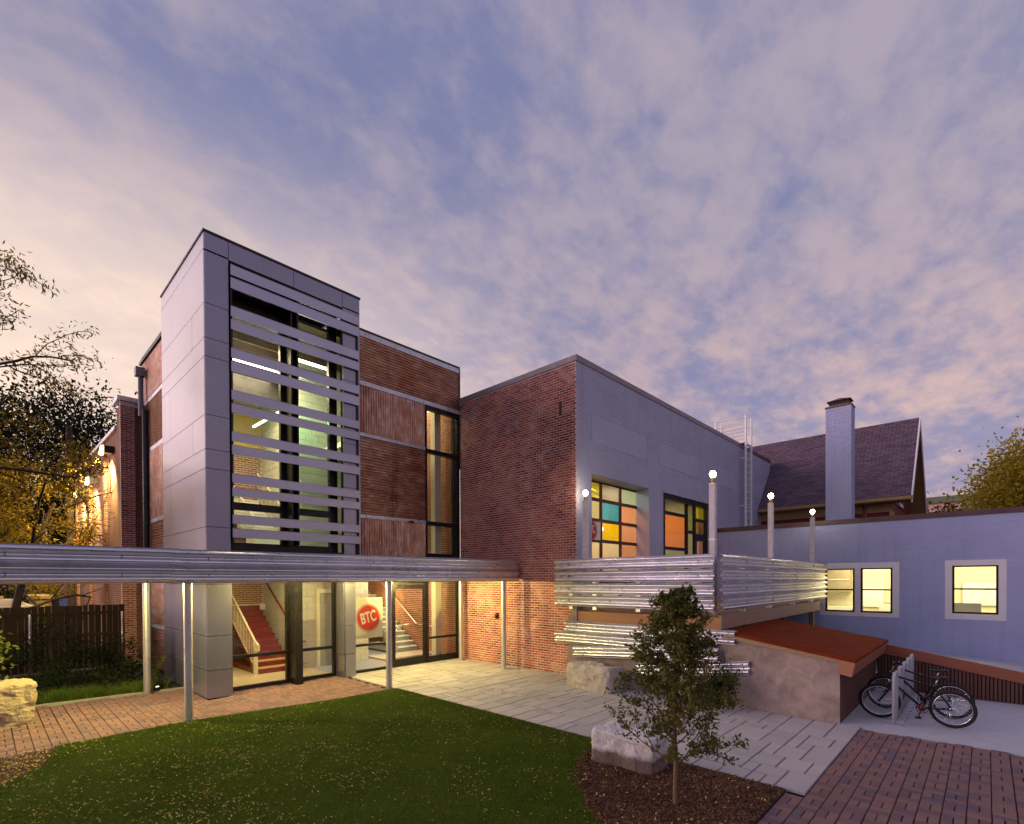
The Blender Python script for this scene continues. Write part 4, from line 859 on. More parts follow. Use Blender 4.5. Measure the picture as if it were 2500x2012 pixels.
dk = thing('office_desk', 'desk under the monitor in the right-hand office window', 'desk', (XW+1.2, .3, .7)); mb = MB(); mb.box(XW+.8, XW+1.6, -.8, 1.2, 1.30, 1.338); part('desktop', mb, 'cabinet', dk)
for yy in (-.75, 1.15):
    mb = MB(); mb.box(XW+.85, XW+1.55, yy-.02, yy+.02, .7, 1.30); part('leg', mb, 'cabinet', dk)
# chimney on the wing
cx0, cx1, cy0, cy1, cz1 = 22.5, 23.15, 3.70, 4.54, 9.22
mb = MB(); mb.box(cx0, cx1, cy0, cy1, 4.5, cz1); ch = part('chimney', mb, 'grey_paint', wing, 'tall blue-painted brick chimney')
field(ch, 'brick', (cx0, cy1, 4.75), -Y_, Z_, -X_, cy1-cy0, cz1-4.75, 'blue_paint', nind=200, seed=41, proud=.005, jit=.002); field(ch, 'brick', (cx0, cy0, 4.75), X_, Z_, -Y_, cx1-cx0, cz1-4.75, 'blue_paint', nind=100, seed=42, proud=.005, jit=.002)
mb = MB(); mb.box(cx0-.02, cx1+.02, cy0-.02, cy1+.02, cz1, cz1+.06)
for k in range(13):
    y = cy0+.12+k*.05; mb.box(cx0+.1, cx0+.12, y, y+.02, cz1+.06, cz1+.26)
for k in range(10):
    x = cx0+.12+k*.045; mb.box(x, x+.02, cy0+.1, cy0+.12, cz1+.06, cz1+.26)
mb.add([(cx0+.02, cy0+.02, cz1+.26), (cx1-.02, cy0+.02, cz1+.26), (cx1-.02, cy1-.02, cz1+.26), (cx0+.02, cy1-.02, cz1+.26), ((cx0+cx1)/2, (cy0+cy1)/2, cz1+.42)], [(0, 1, 4), (1, 2, 4), (2, 3, 4), (3, 0, 4), (3, 2, 1, 0)])
part('cap', mb, 'brown_coping', ch)

# ------------------------------------------------------------------ house behind with a steep shingled roof
house = thing('gabled_house', 'dark red house with steep shingled roof behind the wing', 'house', (30, 6, 0))
ex, ez, rx, rz, gy0, gy1 = 26.5, 6.12, 30.0, 10.15, 2.28, 13.0
sl = V(rx-ex, 0, rz-ez); SL = sl.length; sv = sl.normalized(); sn = V(-sv.z, 0, sv.x)
mb = MB(); mb.prism([(ex, gy0, ez-.02), (rx, gy0, rz-.02), (2*rx-ex, gy0, ez-.02), (2*rx-ex, gy0, ez-.14), (rx, gy0, rz-.16), (ex, gy0, ez-.14)], (0, gy1-gy0, 0)); rf = part('roof', mb, 'shingle', house)
field(rf, 'shingle', (ex, gy1, ez), -Y_, sv, sn, gy1-gy0, SL, 'shingle', bl=.30, bh=.145, j=.005, proud=.012, nind=300, vis=lambda c: c.y < 8.5, seed=51, jit=.006)
mb = MB(); mb.prism([(ex+.0, gy0-.05, ez-.30), (rx, gy0-.05, rz-.34), (2*rx-ex, gy0-.05, ez-.30), (2*rx-ex, gy0-.05, ez+.02), (rx, gy0-.05, rz+.03), (ex, gy0-.05, ez+.02)], (0, .05, 0)); part('rake_board', mb, 'white_trim', house)
mb = MB(); mb.prism([(ex+.1, gy0, ez-.145), (rx, gy0, rz-.165), (2*rx-ex-.1, gy0, ez-.145), (2*rx-ex-.1, gy0, ez-.18), (rx, gy0, rz-.2), (ex+.1, gy0, ez-.18)], (0, .75, 0)); part('soffit', mb, 'ochre_trim', house)
mb = MB(); mb.box(ex-.12, ex+.02, gy0-.05, gy1, ez-.16, ez-.02); part('gutter', mb, 'ochre_trim', house)
mb = MB(); mb.box(ex+.02, 27.08, gy0, gy1, ez-.2, ez-.145); mb.box(27.02, 27.08, 2.95, gy1, 5.55, ez-.2); part('eave_soffit', mb, 'ochre_trim', house)
mb = MB(); mb.box(27.1, 33, 2.95, 12.5, 0, 5.9); mb.prism([(27.1, 2.95, 5.9), (30, 2.95, 9.6), (32.9, 2.95, 5.9)], (0, 9.5, 0)); part('wall', mb, 'red_siding', house)
for z in np.arange(4.0, 5.55, .115):
    mb = MB(); mb.prism([(27.1, 3.0, z), (27.065, 3.0, z), (27.09, 3.0, z+.115), (27.1, 3.0, z+.115)], (0, 9, 0)); part('siding_board', mb, 'red_siding', house)
for z in np.arange(5.95, 9.3, .13):
    hw = (9.6-z)/3.7*2.9-.05
    mb = MB(); mb.prism([(30-hw, 2.95, z), (30-hw, 2.915, z), (30-hw, 2.94, z+.13), (30-hw, 2.95, z+.13)], (2*hw, 0, 0)); part('siding_board', mb, 'red_siding', house)
mb = MB(); mb.box(26.98, 27.06, 2.88, 3.06, 3.5, 5.55); mb.box(26.98, 27.06, 3.86, 4.02, 3.5, 5.56); part('corner_board', mb, 'ochre_trim', house)
for y0 in (6.35, 7.55, 3.15):
    mb = MB(); mb.box(26.98, 27.06, y0, y0+.9, 3.9, 5.2); w = part('window', mb, 'white_trim', house); mb = MB(); mb.box(26.965, 26.98, y0+.1, y0+.8, 4.0, 5.1); part('pane', mb, 'dark_frame', w)
mb = MB(); mb.box(28.7, 29.9, 2.86, 2.93, 5.95, 7.9); w = part('window', mb, 'white_trim', house); mb = MB(); mb.box(28.85, 29.75, 2.85, 2.862, 6.1, 7.75); part('pane', mb, 'dark_frame', w)
mb = MB(); mb.tube([(26.5, 3.95, ez-.1), (26.95, 3.95, 5.75), (26.95, 3.95, 3.5)], .05, 8); part('downpipe', mb, 'rail_red', house)

# ------------------------------------------------------------------ deck, its railings and lamp posts
XR = 10.78
deck = thing('raised_deck', 'raised timber deck with plywood edge above the concrete wall', 'deck', (11, 4.2, 0))
mb = MB(); mb.box(10.93, 11.0, 4.20, 7.92, 1.58, 1.85); part('fascia_board', mb, 'fascia_wood', deck, 'reddish front edge board of the deck')
mb = MB(); mb.box(10.93, 19.75, 4.14, 4.20, 1.60, 1.90); part('fascia_board', mb, 'side_wood', deck, 'long pale side board of the deck')
for i, y in enumerate(np.arange(4.24, 8.2, .142)):
    mb = MB(); mb.box(11.02, 20.7, y, y+.136, 1.86, 1.90); part('deck_board', mb, 'deck_wood', deck)
for x in np.arange(11.3, 20.6, .6):
    mb = MB(); mb.box(x, x+.05, 4.24, 8.15, 1.62, 1.858); part('joist', mb, 'deck_wood', deck)
for x in (13.0, 16.2, 19.5):
    mb = MB(); mb.box(x, x+.14, 4.3, 4.44, 0, 1.62); part('support_post', mb, 'deck_wood', deck)
rf = thing('deck_railing', 'galvanised guardrail railing along the deck front facing the lawn', 'railing', (XR, 6.4, 1.95), 'deck railings')
rs = thing('deck_railing', 'galvanised guardrail railing along the deck side towards the office windows', 'railing', (15.5, 4.17, 1.95), 'deck railings')
for k in range(4):
    z0 = 1.985+k*.318
    mb = MB(); wbeam(mb, (XR+.03, 4.30, 0), (XR+.03, 8.55, 0), (-1, 0, 0), z0, .292); mb2 = wbeam(MB(), (XR+.022, 4.24, 0), (XR+.022, 4.75, 0), (-1, 0, 0), z0-.001, .294)
    b = part('rail_beam', mb, 'galvanised', rf); part('splice_plate', mb2, 'galvanised', b)
    mb = MB()
    for y in (4.35, 4.6, 6.85, 8.1, 8.15, 8.4): bolt(mb, (XR+.03-.004, y, z0+.146), (-1, 0, 0))
    for y in (4.33, 4.45, 4.62, 8.42, 8.5):
        for dz in (.068, .242): bolt(mb, (XR-.05, y, z0+dz), (-1, 0, 0), .011, .006)
    part('bolt', mb, 'coping_metal', b)
    mb = MB(); wbeam(mb, (10.92, 4.17, 0), (20.55, 4.17, 0), (0, -1, 0), z0+.004, .292); b = part('rail_beam', mb, 'galvanised', rs); mb = wbeam(MB(), (16.7, 4.162, 0), (17.15, 4.162, 0), (0, -1, 0), z0+.003, .294); part('splice_plate', mb, 'galvanised', b)
    mb = MB()
    for x in (12.6, 14.6, 16.85, 17.0, 19.0): bolt(mb, (x, 4.166, z0+.15), (0, -1, 0))
    part('bolt', mb, 'coping_metal', b)
for i, (x, y) in enumerate(((10.92, 8.1), (10.92, 7.35), (10.92, 6.1), (10.92, 4.7))):
    mb = MB(); mb.box(x-.06, x+.06, y-.06, y+.06, 1.9 if y < 8 else 1.9, 3.20); part('post', mb, 'galvanised_post', rf)
for x in (12.6, 14.6, 16.9, 19.0):
    mb = MB(); mb.box(x-.06, x+.06, 4.22, 4.34, 1.9, 3.20); part('post', mb, 'galvanised_post', rs)
def lamp_post(x, y, label):
    t = thing('lamp_post', label, 'lamp', (x, y, 1.9), 'lamp posts round the deck')
    mb = MB(); mb.box(x-.062, x+.062, y-.062, y+.062, 1.9, 4.79); part('post', mb, 'post_paint', t)
    mb = MB(); mb.box(x-.068, x+.068, y-.068, y+.068, 3.55, 3.58); mb.box(x-.066, x+.066, y-.066, y+.066, 4.79, 4.805); part('collar', mb, 'galvanised_post', t)
    mb = MB(); mb.lathe((x, y, 4.805), [(.05, 0), (.05, .07), (.042, .075), (.042, .13), (.001, .13)], 12); part('socket', mb, 'brass', t)
    mb = MB(); mb.lathe((x, y, 4.93), [(.025, 0), (.052, .028), (.07, .07), (.068, .108), (.05, .14), (.025, .155), (.001, .157)], 16); part('bulb', mb, 'globe_light', t, smooth=True)
    point_light('bulb_light', (x, y, 5.02), 26, (1, .82, .50), .09, t)
lamp_post(11.2, 7.85, 'lit lamp post beside the red brick corner'); lamp_post(11.18, 4.42, 'lit lamp post at the front corner of the deck'); lamp_post(15.3, 4.42, 'lit lamp post in the middle of the deck side'); lamp_post(19.95, 4.42, 'lit lamp post nearest the office windows')

# ------------------------------------------------------------------ concrete wall with guardrail strips
cw = thing('concrete_wall', 'stained concrete retaining wall under the deck', 'wall', (10.9, 5, 0))
mb = MB(); mb.prism([(10.9, 8.24, -.02), (10.9, 1.97, -.02), (10.9, 1.97, 1.13), (10.9, 3.9, 1.405), (10.9, 3.9, 1.57), (10.9, 8.24, 1.57)], (.3, 0, 0)); part('wall_body', mb, 'concrete_wall', cw)
mb = MB(); mb.prism([(10.905, 7.93, 1.572), (10.905, 8.235, 1.572), (10.905, 8.22, 1.72), (10.905, 8.12, 1.78), (10.905, 8.06, 1.93), (10.905, 7.94, 1.985)], (.25, 0, 0)); part('broken_patch', mb, 'concrete_wall', cw)
def strip(label, y0, y1, z0a, z0b, x=10.88):
    t = thing('guardrail_strip', label, 'guardrail', (x, (y0+y1)/2, min(z0a, z0b)), 'guardrail strips bolted to the concrete wall')
    mb = MB(); wbeam(mb, (x, y1, z0b), (x, y0, z0a), (-1, 0, 0), 0, .30); part('rail_beam', mb, 'galvanised', t); mb = MB()
    for y in (y0+.12, y0+.35, (y0+y1)/2, y1-.35, y1-.12):
        f = (y-y0)/(y1-y0); z = z0a+(z0b-z0a)*f
        for dz, dx in ((.07, .083), (.15, .004), (.235, .083)): bolt(mb, (x-dx, y, z+dz), (-1, 0, 0), .013, .008)
    part('bolt', mb, 'dark_frame', t)
strip('topmost guardrail strip on the concrete wall, just under the wooden deck edge', 3.83, 8.28, 1.30, 1.28)
strip('second guardrail strip down, its end lapping over the red brick', 4.2, 8.62, 1.02, .97)
strip('third guardrail strip down on the concrete wall above the pale boulder', 4.14, 7.95, .92, .64, 10.80)
strip('lowest guardrail strip, sticking out past the young tree onto bare concrete', 3.55, 6.15, .70, .36)
# timber hatch roof over the bicycle corner
ht = thing('hatch_roof', 'sloping rust-red plywood roof over the bicycle corner', 'roof', (12.5, 2.8, 0))
y0, y1, x0, x1 = 1.72, 4.12, 10.86, 15.05; zz = lambda y: 1.20+(y-1.72)*.158
for xa, xb in ((x0, 12.08), (12.086, 13.3), (13.306, 14.52), (14.526, x1)):
    mb = MB(); mb.prism([(xa, y0, zz(y0)), (xa, y1, zz(y1)), (xa, y1, zz(y1)-.05), (xa, y0, zz(y0)-.05)], (xb-xa, 0, 0)); rsh = part('roof_sheet', mb, 'hatch_wood', ht); mb = MB()
    for yy in np.arange(y0+.08, y1, .3):
        for xx in (xa+.06, xb-.06): bolt(mb, (xx, yy, zz(yy)-.001), (0, -.156, .988), .008, .004)
    part('bolt', mb, 'coping_metal', rsh)
mb = MB(); mb.prism([(x0+.01, 1.99, zz(1.99)-.052), (x0+.01, y1, zz(y1)-.052), (x0+.01, y1, 1.41), (x0+.01, 3.9, 1.395), (x0+.01, 1.99, 1.125)], (.06, 0, 0)); part('side_board', mb, 'side_wood', ht)
mb = MB(); mb.prism([(x0, y0+.005, zz(y0)-.052), (x0, 1.985, zz(1.985)-.052), (x0, 1.985, .93), (x0, y0+.06, .89)], (.05, 0, 0)); part('end_board', mb, 'fascia_wood', ht)
mb = MB(); mb.prism([(x0+.05, y0+.005, zz(y0)-.052), (x0+.05, y0+.05, zz(y0)-.052), (x0+.05, y0+.105, .90), (x0+.05, y0+.06, .90)], (x1-x0-.06, 0, 0)); part('front_board', mb, 'rail_wood', ht)
mb = MB(); mb.box(11.21, 15.08, 2.02, 2.10, -.02, 1.15); part('back_panel', mb, 'dark_seal', ht)
for x in np.arange(10.94, 15.03, .072):
    mb = MB(); mb.box(x, x+.048, 1.965, 2.018 if x > 11.2 else 1.969, -.003, 1.10); part('wall_slat', mb, 'slat_wood', ht)
# ramp skirt with slats and a sloping rail
rp = thing('ramp_side', 'timber-slatted ramp side with a sloping wooden top rail', 'ramp', (15.1, 0, 0))
rz_ = lambda y: 1.09+(y-1.77)*.1745
mb = MB(); mb.prism([(15.06, 1.95, rz_(1.95)), (15.06, -3.4, rz_(-3.4)), (15.06, -3.4, rz_(-3.4)-.235), (15.06, 1.95, rz_(1.95)-.235)], (.07, 0, 0)); part('top_rail', mb, 'rail_wood', rp)
mb = MB(); mb.prism([(15.14, 1.95, 0), (15.14, -3.4, 0), (15.14, -3.4, .1), (15.14, 1.95, .86)], (.05, 0, 0)); part('back_panel', mb, 'dark_seal', rp)
for y in np.arange(-1.9, 1.93, .064):
    mb = MB(); t = rz_(y)-.236; mb.box(15.09, 15.138, y, y+.044, -.003, t-.006) if t > .05 else None
    if mb.v: part('wall_slat', mb, 'slat_wood', rp)
mb = MB(); mb.prism([(15.2, 2.0, .35), (15.2, -3.4, .05), (15.2, -3.4, .0), (15.2, 2.0, .0)], (5.6, 0, 0)); part('ramp_slope', mb, 'concrete_pad', rp)

# ------------------------------------------------------------------ entrance canopy on steel posts
can = thing('entrance_canopy', 'long canopy edged with double galvanised guardrail on round steel posts', 'canopy', (5, 11, 0))
c0, c1 = V(-3.2, 11.36, 0), V(11.22, 10.36, 0); cdv = (c1-c0).normalized(); cn = V(cdv.y, -cdv.x, 0)
jn = [0, 5.78, 10.4, (c1-c0).length]
for k in range(2):
    z0 = 2.64+k*.322; first = None
    for a, b in zip(jn[:-1], jn[1:]):
        dz = .02*(1-(a/14)) 
        mb = MB(); wbeam(mb, c0+cdv*(a+.003), c0+cdv*(b-.003), cn, z0+dz, .318); first = part('rail_beam', mb, 'galvanised', can); mb = MB(); e = c0+cdv*a
        if a > 0: part('splice_plate', wbeam(MB(), e-cdv*.16+cn*.006, e+cdv*.16+cn*.006, cn, z0+dz-.001, .32), 'galvanised', first)
        for f in (.10, .35, .6, .85): bolt(mb, c0+cdv*(a+(b-a)*f)+cn*.004+V(0, 0, z0+dz+.159), cn, .013, .012)
        if a > 0:
            for s in (-.12, .12):
                for q in (.07, .25): bolt(mb, e+cdv*s+cn*.089+V(0, 0, z0+dz+q), cn, .012, .006)
        part('bolt', mb, 'coping_metal', first)
mb = MB(); mb.prism([c0-cn*.03+V(0, 0, 2.72), c1-cn*.03+V(0, 0, 2.72), V(11.22, 12.80, 2.72), V(3.30, 12.80, 2.72), V(3.30, 14.75, 2.72), V(-3.2, 15.0, 2.72)], (0, 0, .10)); part('soffit', mb, 'white_sheet', can)
mb = MB(); mb.prism([c0-cn*.03+V(0, 0, 3.1), c1-cn*.03+V(0, 0, 3.1), V(11.22, 12.80, 3.1), V(3.30, 12.80, 3.1), V(3.30, 14.75, 3.1), V(-3.2, 15.0, 3.1)], (0, 0, .08)); part('roof', mb, 'dark_coping', can)
mb = MB(); mb.obox((c0+c1)/2-cn*.06+V(0, 0, 2.93), cdv, cn, Z_, (c1-c0).length/2-.02, .03, .24); part('edge_beam', mb, 'galvanised_post', can)
for x, y in ((2.72, 11.12), (2.70, 14.52), (6.96, 10.80), (11.02, 12.78), (10.82, 10.58), (-1.6, 11.4)):
    mb = MB(); mb.tube([(x, y, -.01), (x, y, 2.73)], .075, 20, False); part('post', mb, 'galvanised_post', can, smooth=True)
for x, y, p in ((9.25, 12.0, 360), (5.0, 12.2, 260), (1.5, 12.6, 560), (7.0, 11.8, 150)):
    mb = MB(); mb.lathe((x, y, 2.705), [(.001, 0), (.09, 0), (.09, .015)], 16); part('down_light', mb, 'down_light', can); point_light('down_light_glow', (x, y, 2.685), p, WARM, .03, can)
# small uplight on the kerb
ul = thing('kerb_uplight', 'small ground spotlight on the kerb beside the rear canopy post', 'light', (2.94, 14.70, 0)); mb = MB(); mb.lathe((2.94, 14.72, .03), [(.05, 0), (.055, .05), (.04, .09), (.001, .09)], 10); part('housing', mb, 'black_paint', ul); mb = MB(); mb.lathe((2.94, 14.72, .121), [(.035, 0), (.001, .002)], 10); part('lens', mb, 'down_light', ul)

# ------------------------------------------------------------------ far brick building on the left with wall lamps
fb = thing('far_brick_building', 'long brick building with lit wall lamps behind the yellow tree', 'building', (3.1, 28, 0))
def fbrick():
    t = NT('far_brick'); b = t.n('ShaderNodeTexBrick'); b.inputs['Color1'].default_value = (.30, .10, .055, 1); b.inputs['Color2'].default_value = (.22, .065, .04, 1); b.inputs['Mortar'].default_value = (.42, .30, .22, 1)
    b.inputs['Scale'].default_value = 1; b.inputs['Mortar Size'].default_value = .012; b.inputs['Brick Width'].default_value = .215; b.inputs['Row Height'].default_value = .0725
    g = t.n('ShaderNodeNewGeometry'); sp = t.n('ShaderNodeSeparateXYZ'); t.L.new(g.outputs['Position'], sp.inputs[0]); cb = t.n('ShaderNodeCombineXYZ'); t.L.new(t.math('ADD', sp.outputs[0], sp.outputs[1]), cb.inputs[0]); t.L.new(sp.outputs[2], cb.inputs[1]); t.L.new(cb.outputs[0], b.inputs['Vector'])
    t.set(t.mix(t.rng(t.noise(1.2, 5), .35, .7, 0, .4), b.outputs['Color'], (.16, .05, .035, 1)), .9); t.bump(b.outputs['Fac'], -.4, .006); reg('far_brick', t)
fbrick()
mb = MB(); mb.box(3.12, 9, 20.22, 20.8, 0, 8.36); mb.box(3.14, 9, 20.8, 31, 0, 7.72); w = part('wall', mb, 'far_brick', fb)
for y in (22.9, 26.4, 30.4):
    mb = MB(); mb.box(3.04, 3.15, y, y+.45, 0, 7.4); part('pier', mb, 'far_brick', fb)
mb = MB(); mb.box(3.10, 3.48, 20.1, 20.2, 0, 8.47); pw = part('end_pier', mb, 'mortar', fb); field(pw, 'brick', (3.10, 20.1, 0), X_, Z_, -Y_, .38, 8.4, 'red_brick', nind=120, seed=61)
mb = MB(); mb.box(3.02, 9, 20.05, 20.86, 8.48, 8.62); mb.box(3.06, 9, 20.86, 31.05, 7.72, 7.84); part('coping', mb, 'white_metal', fb)
for y, z, pw_ in ((21.6, 6.95, 170), (25.0, 6.40, 170), (28.5, 6.3, 130)):
    lm = thing('wall_lamp', {21.6: 'nearest lit wall lamp on the far brick building', 25.0: 'second lit wall lamp along the far brick building', 28.5: 'furthest lit wall lamp along the far brick building'}[y], 'lamp', (3.15, y, z), 'wall lamps on the far brick building')
    mb = MB(); mb.box(2.86, 3.22, y-.17, y+.17, z+.06, z+.30); part('housing', mb, 'dark_frame', lm); mb = MB(); mb.prism([(2.80, y-.14, z+.28), (2.858, y-.14, z+.30), (2.858, y-.14, z+.0), (2.76, y-.14, z+.02)], (0, .28, 0)); part('lens', mb, 'wall_light', lm)
    sp_ = bpy.data.lights.new('wall_lamp_glow', 'SPOT'); sp_.energy = pw_*8; sp_.color = (1, .72, .28); sp_.spot_size = rad(150); sp_.spot_blend = .6; sp_.shadow_soft_size = .1
    so = bpy.data.objects.new('wall_lamp_glow', sp_); COL.objects.link(so); so.location = (2.78, y, z-.12); so.rotation_euler = V(-.05, .55, -1).to_track_quat('-Z', 'Y').to_euler(); setp(so, lm)
# ------------------------------------------------------------------ boulders
def rock(name, label, c, size, rotz, seed, mat, rough=.09):
    bm = bmesh.new(); bmesh.ops.create_cube(bm, size=1); bmesh.ops.subdivide_edges(bm, edges=bm.edges[:], cuts=17, use_grid_fill=True)
    rm = Matrix.Rotation(rotz, 3, 'Z'); sx, sy, sz = size
    for v in bm.verts:
        p = v.co.copy(); q = p*2; k = max(abs(q.x), abs(q.y), abs(q.z)); r = (abs(q.x)**14+abs(q.y)**14+abs(q.z)**14)**(1/14); p = p/r*k
        s = Vector((p.x*sx, p.y*sy, p.z*sz)); off = Vector((seed*3.1, seed*1.7, seed*.9))
        n1 = noise.fractal(s*1.6+off, 1, 2, 4); n2 = noise.fractal(s*5+off, .9, 2, 4); ce = noise.cell_vector(s*2.6+off)
        n1 = round(n1*2.6)/2.6*.7+n1*.3; d = p.normalized()*(n1*rough*.75+n2*rough*.38)+(ce-Vector((.5, .5, .5)))*rough*.25
        s += d; s.z += sz*.06*noise.noise(Vector((s.x*2, s.y*2, seed)))
        v.co = rm@s+Vector(c)
    me = bpy.data.meshes.new(name); bm.to_mesh(me); bm.free(); me.update()
    o = link(name, me, mat); return tag(o, label, 'boulder', 'boulders around the court')
rock('boulder', 'pale granite block lying against the concrete wall below the strips', (10.42, 7.08, .27), (.62, 1.36, .66), rad(-4), 2, 'granite')
rock('boulder', 'whitish granite block in the dark mulch behind the young tree', (6.52, 3.78, .20), (.62, .98, .56), rad(3), 5, 'white_granite', .07)
rock('boulder', 'yellow-lit limestone boulder between the brick path and planting bed', (-.02, 13.62, .36), (1.35, 1.15, .88), rad(8), 8, 'limestone', .10)

# ------------------------------------------------------------------ bicycle racks and bicycles
for k in range(5):
    t = thing('bike_rack', ['nearest bicycle rack hoop beside the black bicycles', 'second nearest bicycle rack hoop', 'middle one of the five bicycle rack hoops', 'second furthest bicycle rack hoop', 'furthest bicycle rack hoop next to the slatted ramp side'][k], 'bike rack', (11.46+.70*k, 1.23, 0), 'bicycle rack hoops in a row')
    x = 11.46+.70*k; r = .13; w = .38; h = .94; pts = [(x, 1.23, 0), (x, 1.23, h-r)]+[(x+r-r*math.cos(a*math.pi/12), 1.23, h-r+r*math.sin(a*math.pi/12)) for a in range(1, 7)]+[(x+w-r+r*math.sin(a*math.pi/12), 1.23, h-r+r*math.cos(a*math.pi/12)) for a in range(0, 7)]+[(x+w, 1.23, 0)]
    mb = MB(); mb.tube(pts, .03, 12); part('hoop', mb, 'rack_paint', t, smooth=True)
    for xx in (x, x+w):
        mb = MB(); mb.box(xx-.04, xx+.04, 1.075, 1.385, -.004, .006); o = part('base_plate', mb, 'rack_paint', t); mb = MB()
        for yy in (1.1, 1.36): bolt(mb, (xx, yy, .006), (0, 0, 1), .012, .012)
        part('bolt', mb, 'dark_frame', o)
def bike(label, loc, rz, lean, rimc=True):
    t = thing('bicycle', label, 'bicycle', loc); t.rotation_euler = (0, lean, rz)
    def P_(name, mb, mat, par=None, smooth=True):
        o = link(name, mb.mesh(name), mat, None, smooth); o.parent = par or t; return o
    R = .335; rear = V(0, 0, R); front = V(0, 1.06, R); bb = V(0, .42, .30); seat = V(0, .24, .74); ht_, hb_ = V(0, .80, .86), V(0, .845, .70); sad = V(0, .20, .88)
    for c, nm in ((rear, 'rear_wheel'), (front, 'front_wheel')):
        mb = MB(); mb.torus(c, (1, 0, 0), R-.028, .027, 56, 10); w = P_(nm, mb, 'tyre')
        mb = MB(); mb.torus(c, (1, 0, 0), R-.062, .011, 56, 6); P_('rim', mb, 'chrome', w)
        mb = MB(); mb.lathe(c-V(.045, 0, 0), [(.001, 0), (.028, 0), (.028, .02), (.014, .022), (.014, .07), (.028, .072), (.028, .09), (.001, .09)], 12, (1, 0, 0)); P_('hub', mb, 'chrome', w); mb = MB()
        for k in range(28):
            a = 2*math.pi*k/28; s = .03 if k % 2 else -.03; b = a+(.5 if (k//2) % 2 else -.5)
            mb.tube([c+V(s, .025*math.cos(b), .025*math.sin(b)), c+V(0, (R-.065)*math.cos(a), (R-.065)*math.sin(a))], .0016, 3, False)
        P_('spokes', mb, 'chrome', w, False)
    mb = MB()
    for a, b, r in ((seat, bb, .017), (ht_-V(0, 0, .02), seat-V(0, 0, .04), .018), (hb_, bb, .022), (ht_+V(0, -.012, .03), hb_+V(0, .008, -.03), .022)): mb.tube([a, b], r, 10)
    for s in (-.055, .055): mb.tube([bb+V(s*.5, -.02, 0), rear+V(s, 0, 0)], .011, 8); mb.tube([seat+V(s*.3, 0, -.05), rear+V(s, 0, 0)], .010, 8)
    P_('frame', mb, 'black_paint')
    mb = MB()
    for s in (-.055, .055): mb.tube([hb_+V(s, .02, -.06), front+V(s, 0, 0)], [.017, .013], 8)
    mb.tube([hb_+V(-.06, .02, -.05), hb_+V(.06, .02, -.05)], .02, 8); mb.tube([hb_, hb_+V(0, .02, -.05)], .02, 8); P_('fork', mb, 'black_paint')
    mb = MB(); mb.tube([seat, sad-V(0, 0, .02)], .013, 8); P_('seat_post', mb, 'chrome')
    mb = MB(); prof = [(-.13, .065, .02), (-.08, .075, .03), (0, .05, .028), (.07, .026, .022), (.14, .018, .012)]; vs = []
    for yy, w_, h_ in prof:
        for a in range(8): vs.append(sad+V(w_*math.cos(a*math.pi/4), yy, h_*math.sin(a*math.pi/4)+(.012 if yy < -.07 else 0)))
    mb.add(vs, [(i*8+a, i*8+(a+1) % 8, (i+1)*8+(a+1) % 8, (i+1)*8+a) for i in range(4) for a in range(8)]+[tuple(range(7, -1, -1)), tuple(range(32, 40))]); P_('saddle', mb, 'black_paint')
    mb = MB(); mb.tube([ht_, ht_+V(0, -.01, .07), ht_+V(0, .06, .10)], .016, 8); mb.tube([ht_+V(-.30, .0, .13), ht_+V(-.2, .04, .12), ht_+V(0, .06, .10), ht_+V(.2, .04, .12), ht_+V(.30, .0, .13)], .012, 8); hbar = P_('handlebar', mb, 'black_paint'); mb = MB()
    for s in (-1, 1): mb.tube([ht_+V(s*.30, 0, .13), ht_+V(s*.20, .04, .12)], .018, 8)
    P_('grips', mb, 'tyre', hbar); mb = MB()
    for s in (-1, 1): mb.tube([ht_+V(s*.19, .07, .115), ht_+V(s*.27, .06, .10)], .006, 5)
    P_('brake_levers', mb, 'chrome', hbar)
    mb = MB(); mb.torus(bb+V(-.05, 0, 0), (1, 0, 0), .085, .008, 28, 5); mb.lathe(bb-V(.055, 0, 0), [(.001, 0), (.06, 0), (.06, .01), (.001, .01)], 16, (1, 0, 0)); cr_ = P_('chainring', mb, 'chainring')
    mb = MB(); mb.tube([bb+V(-.07, 0, 0), bb+V(-.075, .05, -.16)], .010, 6); mb.tube([bb+V(.07, 0, 0), bb+V(.075, -.05, .16)], .010, 6); P_('cranks', mb, 'black_paint', cr_)
    for s, q in ((-1, V(-.075, .05, -.16)), (1, V(.075, -.05, .16))): mb = MB(); mb.obox(bb+q+V(s*.055, 0, 0), X_, Y_, Z_, .045, .045, .012); P_('pedal', mb, 'black_paint', cr_, False)
    mb = MB(); mb.tube([bb+V(-.05, 0, .085), rear+V(-.045, 0, .04)], .004, 4); mb.tube([bb+V(-.05, 0, -.085), rear+V(-.045, .03, -.09), rear+V(-.045, 0, -.04)], .004, 4); P_('chain', mb, 'dark_frame', cr_)
    mb = MB(); mb.lathe(rear-V(.05, 0, 0), [(.001, 0), (.045, 0), (.055, .02), (.001, .02)], 16, (1, 0, 0)); mb.obox(rear+V(-.05, .03, -.10), X_, Y_, Z_, .012, .02, .05); P_('derailleur', mb, 'chrome')
    mb = MB(); mb.obox(hb_+V(0, .06, .03), X_, Y_, Z_, .03, .015, .025); P_('front_lamp', mb, 'chrome')
    return t
bike('black mountain bicycle leaning on the nearest rack hoop', (11.93, .44, 0), rad(1.5), rad(-3)); bike('second black bicycle parked behind the first at the rack', (12.72, .48, 0), rad(-7), rad(4))

